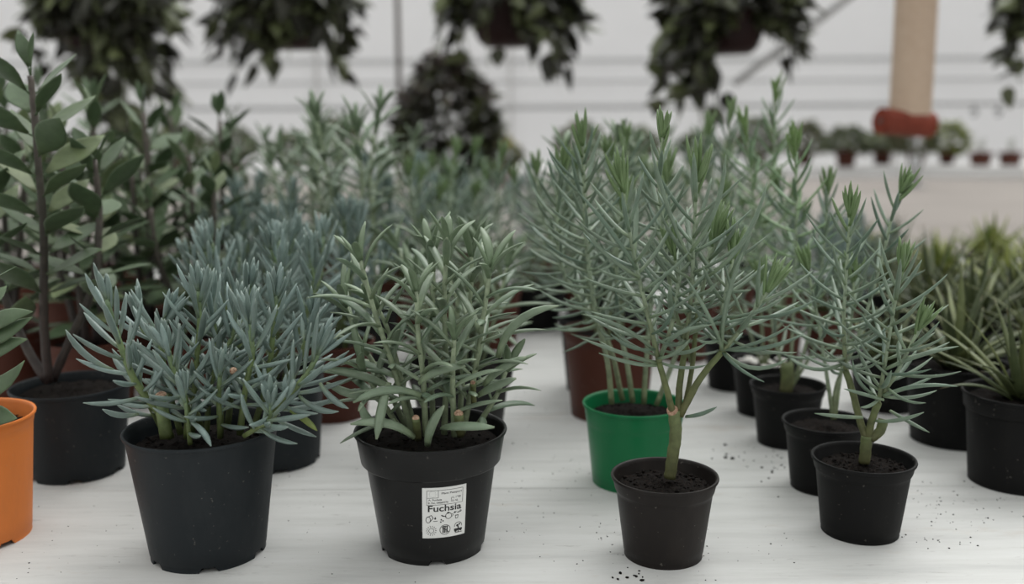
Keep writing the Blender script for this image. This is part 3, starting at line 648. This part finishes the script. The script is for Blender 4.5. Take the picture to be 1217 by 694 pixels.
# copies further back; every pixel position is turned into a spot on the bench at its own distance
TER = (5.75, 9.6, 4.6, 'pot_terra', 1.2, .1, 0, 1.2)
BN = make('potted_needle_succulent', 'x', 'needle', *spot(520, 150)[:2], TER, 5, 24, 6, 61, dens=.62, ls=1.1)
GN = make('potted_grey_succulent', 'x', 'grey', *spot(425, 140)[:2], (5.4, 9, 4.2, 'pot_matte', 1.4, .1, 0, 1.2), 5, 27, 6, 62, dens=.8)
AN = make('potted_blue_succulent', 'x', 'blue', *spot(330, 138)[:2], TER, 8, 19, 7, 63, r0=2.8)
back = [  # prototype, pixel x, distance, scale, label
 (BN, 520, 150, 1.0, 'blurred needle-leaved plant in a red-brown pot behind the middle of the labelled pot'),
 (GN, 425, 140, 1.12, 'tall blurred grey-green plant whose top rises highest, left of the purple bush'),
 (AN, 322, 139, 1.0, 'blurred blue finger-leaved plant behind the dark pot at left centre'),
 (BN, 580, 160, .98, 'blurred needle-leaved plant just left of the gap on the bench'),
 (GN, 372, 164, 1.1, 'blurred grey-green plant below the left hanging basket'),
 (AN, 466, 168, 1.1, 'blurred blue-green plant in the middle of the back rows'),
 (BN, 560, 178, 1.0, 'blurred needle-leaved plant in front of the purple bush'),
 (GN, 664, 194, .8, 'blurred plant in the black pot at the end of the bare lane'),
 (BN, 703, 174, .9, 'blurred needle-leaved plant behind the tall left shoot of the green pot'),
 (GN, 742, 163, .95, 'blurred grey-green plant seen between the two shoots above the green pot'),
 (AN, 286, 164, 1.0, 'blurred blue-green plant behind the oval-leaved shrubs and slate pot'),
 (GN, 330, 190, 1.0, 'far blurred grey-green plant left of the middle, back row'),
 (BN, 400, 200, 1.1, 'far blurred needle-leaved plant, back row left of centre'),
 (GN, 480, 205, 1.0, 'far blurred grey-green plant, back row centre'),
 (BN, 815, 150, .85, 'blurred needle-leaved plant behind the front needle-leaved one'),
 (BN, 860, 168, 1.05, 'blurred fresh green needle-leaved plant left of the highest green shoot'),
 (BN, 925, 150, .8, 'blurred needle-leaved plant behind the small black pots of the right row'),
 (AN, 990, 153, .74, 'short blurred blue-green plant behind the stems of the front right plants'),
 (AN, 955, 180, .8, 'short blurred blue-green plant left of the lime-green ones'),
 (AN, 1012, 172, .78, 'short blurred blue-green plant between the right row and the strap-leaved pots'),
 (GN, 900, 205, .8, 'far blurred grey-green plant under the right hanging basket'),
 (GN, 720, 215, 1.0, 'far blurred grey-green plant behind the green pot'),
 (AN, 645, 212, 1.0, 'far blurred blue-green plant beyond the end of the bare lane'),
 (AN, 560, 225, 1.0, 'far blurred blue-green plant in the last row at the middle'),
 (GN, 800, 230, 1.0, 'far blurred grey-green plant in the last row right of centre')]
seen = set()
for i, (pr, xp, D, sc, lb) in enumerate(back):
    g = 'blurred succulents in the back rows'
    if pr.name in seen: dup(pr, spot(xp, D), i*1.9, sc, lb, g)
    else: seen.add(pr.name); pr['label'] = lb; pr['group'] = g; pr.scale = (sc,)*3; pr.location = [c*.01 for c in spot(xp, D)]

# ------------------------------------------------------------------ oval-leaved shrubs at the left
def oval_stem(root, pts, seed, n=11, L=6.6, W=2.7, t0=.12, az0=None, up=.15):
    rg = random.Random(seed); P = np.array(catmull(pts, 6)); T = nrm(np.gradient(P, axis=0)); seg = np.linalg.norm(np.diff(P, axis=0), axis=1); cum = np.concatenate([[0], np.cumsum(seg)]); cum /= cum[-1]
    b = MB(); b.tube(P, np.interp(cum, [0, 1], [.5, .3]), 9, bumps=lambda i, k: 1+.05*math.sin(i*2.3+k)); st = b.build('stem', M['s_oval'], root)
    lb = MB(); az = rg.uniform(0, 3.14) if az0 is None else az0
    for i in range(n):
        tt = t0+(1-t0)*i/(n-1); az += 1.5708+rg.uniform(-.3, .3); c = np.array([np.interp(tt, cum, P[:, k]) for k in range(3)]); d = nrm(np.array([np.interp(tt, cum, T[:, k]) for k in range(3)]))
        for s_ in (0, math.pi):
            a_ = az+s_+rg.uniform(-.2, .2); a = nrm(np.cross(d, (.1, .99, .05))); bb = np.cross(d, a); N = a*math.cos(a_)+bb*math.sin(a_)
            q = tt; al = math.radians(lerp([(0, 85), (.5, 68), (.85, 52), (1, 22)], q)+rg.uniform(-16, 16)); l = L*lerp([(0, .75), (.3, 1), (.85, .95), (1, .55)], q)*rg.uniform(.8, 1.1)
            d0 = nrm(d*math.cos(al)+N*math.sin(al)); d1 = d0+np.array((0, 0, up*rg.uniform(-.5, 1.5)))+N*.15
            # short petiole, then blade
            pe = c+d0*.9; b2 = nrm(N*.15-d); leaf(lb, c, d0, d0, b2, 1.1, .22, .2, 'needle', .3)
            leaf(lb, pe, d0, d1, b2+np.array([rg.uniform(-.4, .4) for _ in range(3)]), l, W*l/6*rg.uniform(.85, 1.1), .16, 'oval', rg.random()**1.6, cup=-.08, M_=10)
    lb.build('leaves', M['l_oval'], st); return st
KX, KY = -46.63, 99.29
k1 = thing('potted_oval_leaved_shrub', 'tall dark-stemmed oval-leaved shrub in the dark slate pot at far left', 'potted plant', (KX, KY, 0))
pot(k1, 6.03, 9.5, 4.75, 'pot_blue', .9, .02, 6, 1.0, 4, 40)
L_ = local((KX, KY), KY)
oval_stem(k1, L_([(58, 455, 0), (52, 380, 0), (52, 280, -.5), (46, 200, -1), (40, 130, -1), (36, 90, -1)]), 71, 12, 7.4, 2.75, .3, az0=-.15)
oval_stem(k1, L_([(62, 452, 1), (85, 400, 2), (110, 340, 3), (118, 260, 4), (112, 190, 4)]), 72, 8, 6.4, 2.8, .4)
oval_stem(k1, L_([(55, 452, 0), (30, 410, 1), (5, 350, 2), (-15, 280, 2), (-20, 200, 2)]), 73, 9, 6.6, 2.9, .25)
OX, OY = px(-45, 497, 82)[0], 82
k2 = thing('potted_oval_leaved_shrub', 'oval-leaved shrub in the bright orange pot cut off by the left edge', 'potted plant', (OX, OY, 0))
pot(k2, 5.9, 11.2, 4.7, 'pot_orange', 1.1, .05, 5, 1.4, 8, 60)
L_ = local((OX, OY), OY)
oval_stem(k2, L_([(-45, 500, 0), (-42, 450, 0), (-38, 380, 0), (-40, 330, 0)]), 75, 7, 4.6, 2.1, .2, az0=0)
lm = MB()
for q in ([(-35, 400, -1), (-5, 372, -3), (35, 368, -4)], [(-38, 410, -1), (0, 400, -3), (38, 378, -4)], [(-35, 430, -1), (-5, 410, -3), (30, 402, -4)], [(-38, 455, -1), (-12, 470, -3), (22, 420, -4)], [(-38, 480, -1), (-20, 490, -2), (20, 492, -4)]):
    p0, p1, p2 = L_(q); leaf(lm, p0, p1-p0, p2-p1, np.array((0, -.8, .6)), np.linalg.norm(p1-p0)+np.linalg.norm(p2-p1), 1.9, .18, 'oval', .2, cup=-.06, M_=10)
lm.build('leaves', M['l_oval'], k2)
def oval_plant(label, xp, D, H, seed, kind='pot_terra', nst=4, group='blurred oval-leaved shrubs at the left'):
    x, y, _ = spot(xp, D); r = thing('potted_oval_leaved_shrub', label, 'potted plant', (x, y, 0), group); zs = pot(r, 5.8, 9.6, 4.6, kind, 1.3, .1, 0, 1.1, seed); rg = random.Random(seed)
    for i in range(nst):
        a = 6.283*i/nst+rg.uniform(-.4, .4); h = H*(1 if i == 0 else rg.uniform(.6, .9)); s_ = 5*rg.uniform(.6, 1.1)*(1 if i else .2); d = np.array((math.cos(a), math.sin(a), 0)); p0 = d*1.5+np.array((0, 0, zs))
        oval_stem(r, [p0, p0+d*s_*.4+np.array((0, 0, h*.35)), p0+d*s_*.9+np.array((0, 0, h*.7)), p0+d*s_+np.array((0, 0, h))], seed*7+i, max(6, int(h/2.8)), 7.0, 2.6, .15)
    return r
O1 = oval_plant('blurred oval-leaved shrub right behind the nearest one, in a red-brown pot', 100, 122, 30, 81)
O2 = oval_plant('blurred oval-leaved shrub whose dark stem stands above the slate pot', 165, 138, 30, 82)
O3 = oval_plant('blurred oval-leaved shrub furthest right, below the gap between left baskets', 250, 150, 29, 83, nst=3)
for i, (pr, xp, D, sc, lb) in enumerate([(O1, -5, 128, 1.0, 'blurred oval-leaved shrub at the left edge behind the nearest one'), (O2, 80, 152, 1.08, 'blurred oval-leaved shrub rising in front of the far left basket'), (O1, 205, 172, 1.0, 'blurred oval-leaved shrub in the back row behind the dark stem'),
        (O1, 222, 131, .85, 'shorter blurred oval-leaved shrub right of the dark stem, behind the slate pot'), (O3, 140, 185, 1.1, 'far blurred oval-leaved shrub under the far left basket'), (O2, 20, 180, 1.1, 'far blurred oval-leaved shrub in the left back corner of the bench'), (O3, 275, 200, 1.0, 'far blurred oval-leaved shrub beside the blue-green back row')]):
    dup(pr, spot(xp, D), 1.3+i*2.1, sc, lb, 'blurred oval-leaved shrubs at the left')

# ------------------------------------------------------------------ strap-leaved pots at the right
def rosette(root, zs, n, L, Wd, seed, m='l_strap', r0=1.0, shape='strap', spread=1.0):
    rg = random.Random(seed); b = MB()
    for i in range(n):
        a = i*2.4+rg.uniform(-.3, .3); q = i/n; al = math.radians(lerp([(0, 78*spread), (1, 12)], q)+rg.uniform(-12, 12)); N = np.array((math.cos(a), math.sin(a), 0)); up = np.array((0, 0, 1.0))
        d0 = up*math.cos(al*.7)+N*math.sin(al*.7); d1 = up*math.cos(al*1.25)+N*math.sin(al*1.25)+np.array([rg.uniform(-.2, .2) for _ in range(3)])
        leaf(b, N*r0*(1-q)+np.array((0, 0, zs)), d0, d1, nrm(-up+N*.3), L*rg.uniform(.65, 1.1), Wd*rg.uniform(.8, 1.1), .28, shape, rg.random(), cup=.12)
    return b.build('leaves', M[m], root)
def strap(label, x, y, potargs, n, L, Wd, seed, m='l_strap', group=None, name='potted_strap_leaved_plant'):
    r = thing(name, label, 'potted plant', (x, y, 0), group); zs = pot(r, *potargs, seed=seed); rosette(r, zs, n, L, Wd, seed, m)
    rosette(r, zs, n//2, L*.7, Wd*.8, seed+1, m).location = (.018, .012, 0)
    return r
BP = (5.6, 9.4, 4.4, 'pot_matte', 1.9, .25, 0, .9)
strap('strap-leaved plant in the large black pot at the right edge, nearest of its kind', 51.2, 94.3, BP, 26, 13, 1.0, 91)
strap('strap-leaved plant in the black pot behind the right-edge one', 50.9, 108, (5.7, 9.2, 4.5, 'pot_matte', 1.6, .15, 0, .9), 26, 12, 1.3, 92)
strap('strap-leaved plant in the black pot behind the front right needle-leaved one', 48.3, 121.8, (4.7, 6.5, 3.8, 'pot_matte', 1.3, .15, 0, .9), 22, 11, 1.1, 93)
S1 = strap('x', *spot(1165, 128)[:2], BP, 30, 13, 1.1, 94, 'l_strap', 'blurred strap-leaved plants at the right')
S2 = strap('x', *spot(1195, 158)[:2], BP, 44, 11, 1.9, 95, 'l_lime', 'blurred strap-leaved plants at the right')
seen = set()
for i, (pr, xp, D, sc, lb) in enumerate([(S1, 1165, 128, 1.0, 'blurred olive strap-leaved plant third back at the right'), (S1, 1262, 117, 1.0, 'blurred olive strap-leaved plant cut off by the right edge, second row'),
        (S1, 1110, 142, 1.0, 'blurred olive strap-leaved plant behind the tuft of the front right plant'), (S2, 1190, 160, .95, 'blurred lime-green plant at the right back'), (S1, 1215, 142, .95, 'blurred olive strap-leaved plant near the right edge, fourth row'),
        (S2, 1120, 176, .95, 'blurred lime-green plant behind the olive ones, left of the lime group'), (S1, 1060, 160, .9, 'blurred olive strap-leaved plant left of the lime-green ones'), (S2, 1240, 185, .95, 'blurred lime-green plant in the last row at the right edge'),
        (S2, 1178, 205, .95, 'blurred lime-green plant in the last row at the right'), (S1, 1062, 198, .9, 'blurred olive strap-leaved plant in the last row'), (S2, 1015, 222, .9, 'blurred lime-green plant in the last row behind the needle-leaved ones')]):
    g = 'blurred strap-leaved plants at the right'
    if pr.name in seen: dup(pr, spot(xp, D), i*1.7, sc, lb, g)
    else: seen.add(pr.name); pr['label'] = lb; pr['group'] = g; pr.scale = (sc,)*3

# ------------------------------------------------------------------ hanging baskets
def basket(label, xp, yp, D, wpx, strands, seed, mound=(0, 0), lm='l_trail', name='hanging_basket', n_m=190, lsz=8.2):
    """bowl centred at pixel (xp, yp); strands end near the given pixels with a depth offset"""
    c = px(xp, yp, D); R = wpx*D/F/2; rg = random.Random(seed); hh = R*1.0
    r = thing(name, label, 'hanging plant', (c[0], D, c[2]))
    b = MB(); prof = [(.01, -hh*.6), (R*.55, -hh*.6), (R*.72, -hh*.45), (R*.88, 0), (R*.97, hh*.35), (R*1.03, hh*.36), (R*1.03, hh*.45), (R*.95, hh*.45), (R*.86, 0), (R*.6, -hh*.4), (.01, -hh*.45)]
    b.lathe(prof, 40); b.build('basket', M['pot_maroon'], r)
    b = MB(); b.lathe([(.01, hh*.36), (R*.5, hh*.34), (R*.94, hh*.3)], 24); b.build('soil', M['soil'], r)
    top = OZ-2-c[2] if D < 400 else 120
    for k in range(3):
        a = k*2.094+.5; b = MB(); b.tube([(R*.98*math.cos(a), R*.98*math.sin(a), hh*.42), (0, 320-D if D < 400 else 0, top)], .12, 6); b.build('hanging_wire', M['wire'], r)
    lb = MB(); sb = MB()
    def lf(p, out, k=1.0):
        d0 = nrm(out*rg.uniform(0, .9)+np.array([rg.uniform(-.7, .7), rg.uniform(-.7, .7), rg.uniform(-1.3, .3)])); d1 = d0+np.array((0, 0, -.9*rg.random()))
        leaf(lb, p, d0, d1, nrm(out*.9+np.array([rg.uniform(-.6, .6), rg.uniform(-.6, .6), rg.uniform(-.2, .8)])), lsz*rg.uniform(.7, 1.2)*k, lsz*.58*rg.uniform(.8, 1.2)*k, .1, 'heart', rg.random(), cup=-.07)
    for (sx_, sy_, dy, n_) in strands:
        e = px(sx_, sy_, D+dy)-np.array((c[0], D, c[2])); a = math.atan2(e[1] if abs(e[1]) > 1 else rg.uniform(-3, 3), e[0]); h = np.array((math.cos(a), math.sin(a), 0))
        p0 = h*R*.8+np.array((0, 0, hh*.4)); p1 = h*R*1.15+np.array((0, 0, hh*.6)); e[2] = min(e[2], hh*.6); mid = (p1+e)/2+h*R*.15+np.array((0, 0, 2))
        P = catmull([p0, p1, mid, e], 5); sb.tube(P, .18, 5)
        for i in range(n_):
            t = rg.random()**.8; q = P[min(int(t*(len(P)-1)), len(P)-1)]; lf(q+np.array([rg.gauss(0, 1.6) for _ in range(3)]), h)
    mw, mh = mound
    for i in range(n_m):
        a = rg.uniform(0, 6.283); z = rg.random(); rr = (R*1.0+mw*rg.random())*math.sqrt(1-z*z*.6)
        h = np.array((math.cos(a), math.sin(a), 0)); p = h*rr+np.array((0, 0, hh*.35+z*mh)); lf(p, h+np.array((0, 0, .5)))
        if i % 5 == 0: sb.tube([h*R*.3+np.array((0, 0, hh*.3)), (h*R*.3+p)/2+np.array((0, 0, 3)), p], .15, 5)
    s_ = sb.build('stems', M['s_woody'], r); lb.build('leaves', M[lm], r)
    return r
rgs = random.Random(77)
def strs(x0, x1, y0, y1, n, k=9, dmax=17):
    return [(rgs.uniform(x0, x1), rgs.uniform(y0, y1), rgs.choice((-1, -1, 1))*rgs.uniform(.3, 1)*dmax, int(k*1.25)) for _ in range(n)]
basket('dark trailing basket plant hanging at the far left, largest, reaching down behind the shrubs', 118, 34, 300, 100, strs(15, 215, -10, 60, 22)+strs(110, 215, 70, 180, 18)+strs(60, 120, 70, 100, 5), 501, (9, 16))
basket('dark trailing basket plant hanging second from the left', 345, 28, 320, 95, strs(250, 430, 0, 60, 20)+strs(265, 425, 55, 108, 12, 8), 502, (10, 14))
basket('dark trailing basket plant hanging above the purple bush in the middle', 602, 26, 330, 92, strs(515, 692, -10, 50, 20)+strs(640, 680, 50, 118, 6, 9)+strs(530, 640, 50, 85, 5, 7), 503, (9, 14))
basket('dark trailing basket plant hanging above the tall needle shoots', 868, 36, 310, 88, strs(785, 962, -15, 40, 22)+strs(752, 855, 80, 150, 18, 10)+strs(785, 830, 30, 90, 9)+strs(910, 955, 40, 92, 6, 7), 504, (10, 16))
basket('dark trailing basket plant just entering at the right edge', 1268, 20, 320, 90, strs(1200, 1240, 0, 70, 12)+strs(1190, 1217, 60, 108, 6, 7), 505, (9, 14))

# purple and green bush standing on the far bench
def bush(label, name, xp, ybase, D, w, h, m, n, seed, zb, lsz=4, kind='pot_terra', m2=None, group=None, pw=.5, cat='potted plant', shape='heart'):
    x = px(xp, ybase, D)[0]; r = thing(name, label, cat, (x, D, zb), group); R = w*pw; rg = random.Random(seed)
    ph = R*1.5; zs = pot(r, R, ph, R*.75, kind, ph*.15, R*.03, 0, ph*.12, seed)
    lb = MB(); lb2 = MB(); sb = MB()
    for i in range(9):
        a = rg.uniform(0, 6.28); q = rg.random()*.45; sb.tube([(0, 0, zs), (w*q*.5*math.cos(a), w*q*.5*math.sin(a), zs+(h-ph)*.5), (w*q*math.cos(a), w*q*math.sin(a), zs+(h-ph)*.85)], .25, 5)
    for i in range(n):
        a = rg.uniform(0, 6.283); z = rg.random(); rr = w*.5*math.sin(math.pi*min(1, .12+.82*z)**.8)*math.sqrt(rg.uniform(.35, 1)); N = np.array((math.cos(a), math.sin(a), 0))
        p = N*rr+np.array((0, 0, zs+z*(h-ph))); d0 = nrm(N+np.array((rg.uniform(-.6, .6), rg.uniform(-.6, .6), rg.uniform(-.5, .8))))
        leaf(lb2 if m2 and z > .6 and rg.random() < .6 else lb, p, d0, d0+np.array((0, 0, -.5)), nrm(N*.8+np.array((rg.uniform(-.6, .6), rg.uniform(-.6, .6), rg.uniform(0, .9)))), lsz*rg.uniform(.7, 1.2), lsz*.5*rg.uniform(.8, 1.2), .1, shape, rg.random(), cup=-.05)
    st = sb.build('stems', M['s_woody'], r); lb.build('leaves', M[m], r)
    if lb2.n: lb2.build('blossom' if m2 == 'l_flower' else 'leaves', M[m2], r)
    return r
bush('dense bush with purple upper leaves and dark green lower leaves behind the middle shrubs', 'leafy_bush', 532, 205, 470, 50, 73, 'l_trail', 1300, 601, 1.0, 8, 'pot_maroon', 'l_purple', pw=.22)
bush('low plant with yellow and pink blossom right of the purple bush', 'flowering_plant', 592, 205, 640, 30, 34, 'l_moss', 420, 602, 1.0, 6, 'pot_terra', 'l_flower', pw=.28)

# shelf plants along the back
sm = [(150, 'l_moss'), (215, 'l_strap'), (280, 'l_strap'), (350, 'l_moss'), (405, 'l_strap'), (690, 'l_moss'), (755, 'l_strap'), (830, 'l_strap'), (900, 'l_strap'), (955, 'l_moss'), (1005, 'l_strap'), (1048, 'l_strap'), (1088, 'l_moss'), (1125, 'l_lime')]
names_ = ['far left', 'left', 'below the gap left of the second basket', 'below the second basket', 'left of the purple bush', 'right of the flowering plant', 'behind the central needle shoots', 'under the right basket', 'right of the highest green shoot', 'second left of the hanging roll', 'just left of the hanging roll', 'left below the hanging roll', 'directly below the hanging roll', 'right of the hanging roll']
for i, (xp, m) in enumerate(sm):
    bush('small potted plant on the back shelf, '+names_[i], 'shelf_plant', xp, 196, 770+(24 if i % 2 else -18), 31+(i*7)% 9, 26+(i*11) % 15, m, 330, 620+i, SZ, 7, 'pot_terra', group='small plants on the back shelf', pw=.22)
for xp, lb in ((1165, 'empty-looking red-brown pot on the back shelf, left of the last pair'), (1200, 'red-brown pot on the back shelf at the right edge')):
    r = thing('flower_pot', lb, 'flower pot', (px(xp, 196, 760)[0], 760, SZ), 'bare pots on the back shelf'); zs = pot(r, 9, 10.5, 7, 'pot_terra', 2, .5, 0, 1.5, 5)
    b = MB()
    for k in range(3): b.tube([(k-1, 0, zs-.2), ((k-1)*1.5, 0, zs+6), ((k-1)*2.4, 1, zs+10+k)], .4, 6)
    b.build('stems', M['s_woody'], r)
for xp in (1158, 1187): 
    c = px(xp, 122, 800); r = thing('cable_hook', 'small dark hook hanging from the cable, '+('left one' if xp < 1170 else 'right one'), 'hook', (c[0], 800, c[2]-9), 'hooks on the cable')
    b = MB(); b.tube([(0, 0, 9.5), (0, 0, 5), (0, 0, 2)], .6, 6); b.build('shank', M['wire'], r); b = MB(); b.tube([(2.6*math.cos(a/10*5.2-2.2), 0, 1+2.6*math.sin(a/10*5.2-2.2)) for a in range(11)], .8, 6); b.build('hook_ring', M['wire'], r)

# ------------------------------------------------------------------ hanging sticky strip with its roll
D = 250; c = px(1076, 146, D)
r = thing('insect_trap_roll', 'wide beige sticky strip hanging down to a red roll at the upper right', 'insect trap', (c[0], D, c[2]))
M['strip'] = mat('beige_sticky_film', (.52, .38, .26), .55, build=lambda t, b: t.links.new(ramp(t, noise(t, 60, 4), [(.3, (.53, .40, .30)), (.7, (.60, .47, .36))]), b.inputs['Base Color']), trans=.25)
M['roll'] = mat('brick_red_roll', (.20, .045, .028), .6, .15, build=lambda t, b: t.links.new(ramp(t, noise(t, 25, 3), [(.3, (.12, .022, .012)), (.7, (.19, .04, .022))]), b.inputs['Base Color']))
b = MB(); V = []; nn = 18; hw = 5.4; topz = OZ-c[2]
for s_ in (0, .06):
    for i in range(nn+1):
        z = 2.0+(topz-2)*i/nn
        for x in (-hw, hw): V.append((x-.0+.25*math.sin(i*.8), -2.6*(1-i/nn)+.3*math.sin(i)+s_, z))
Fc = [(2*i, 2*i+1, 2*i+3, 2*i+2) for i in range(nn)]+[(2*(nn+1)+2*i, 2*(nn+1)+2*i+2, 2*(nn+1)+2*i+3, 2*(nn+1)+2*i+1) for i in range(nn)]
Fc += [(2*i, 2*i+2, 2*(nn+1)+2*i+2, 2*(nn+1)+2*i) for i in range(nn)]+[(2*i+1, 2*(nn+1)+2*i+1, 2*(nn+1)+2*i+3, 2*i+3) for i in range(nn)]
b.add(V, Fc); b.build('sticky_strip', M['strip'], r)
b = MB(); m_ = 28; Rr = 3.3; V = []; ax = nrm(np.array((1, .35, -.07))); up = nrm(np.cross(ax, (0, 1, 0)))*-1; up = nrm(up); fr = np.cross(ax, up)
for (xx, rr) in ((-7.8, .8), (-7.8, 2.6), (-7.7, Rr), (7.7, Rr), (7.8, 2.6), (7.8, .8), (-7.8, .8)):
    for k in range(m_):
        a = 6.2832*k/m_; V.append(ax*xx+up*rr*math.cos(a)+fr*rr*math.sin(a))
b.add(V, [(i*m_+k, i*m_+(k+1) % m_, (i+1)*m_+(k+1) % m_, (i+1)*m_+k) for i in range(6) for k in range(m_)]); b.build('roll', M['roll'], r, sharp=40)
b = MB(); b.tube([ax*-8.2, ax*8.2], .5, 10); b.build('core', M['wire'], r)
c = px(1087, 205, 600); b = MB(); b.tube([(c[0], 600, .4), (c[0], 600, 20)], 3.2, 12); b.box(c[0]-6, c[0]+6, 594, 606, .3, 1.5); tag(b.build('grey_post', M['metal']), 'short grey post standing on the beige bench below the red roll', 'post')

# ------------------------------------------------------------------ crumbs of soil on the bench
b = MB(); rg = random.Random(31)
for (cx_, cy_, sx_, sy_, n_, s_) in ((748, 684, 12, 5, 12, .17), (745, 645, 30, 14, 26, .07), (890, 535, 26, 10, 26, .09), (868, 540, 12, 5, 6, .2), (1120, 625, 40, 22, 60, .08), (1120, 600, 50, 14, 40, .07), (640, 600, 60, 40, 60, .06), (400, 600, 60, 50, 50, .06), (60, 640, 60, 30, 30, .07),
        (880, 660, 60, 20, 30, .06), (600, 470, 60, 40, 30, .08), (940, 560, 26, 14, 24, .12), (690, 560, 30, 40, 24, .06)):
    for i in range(n_):
        q = ground(rg.gauss(cx_, sx_), rg.gauss(cy_, sy_)); s = s_*.75*rg.uniform(.5, 1.5); chunk(b, (q[0], q[1], s*.35), s, rg)
tag(b.build('soil_crumbs', M['soil'], smooth=False), 'scattered dark crumbs of soil on the white bench boards', 'soil', kind='stuff')
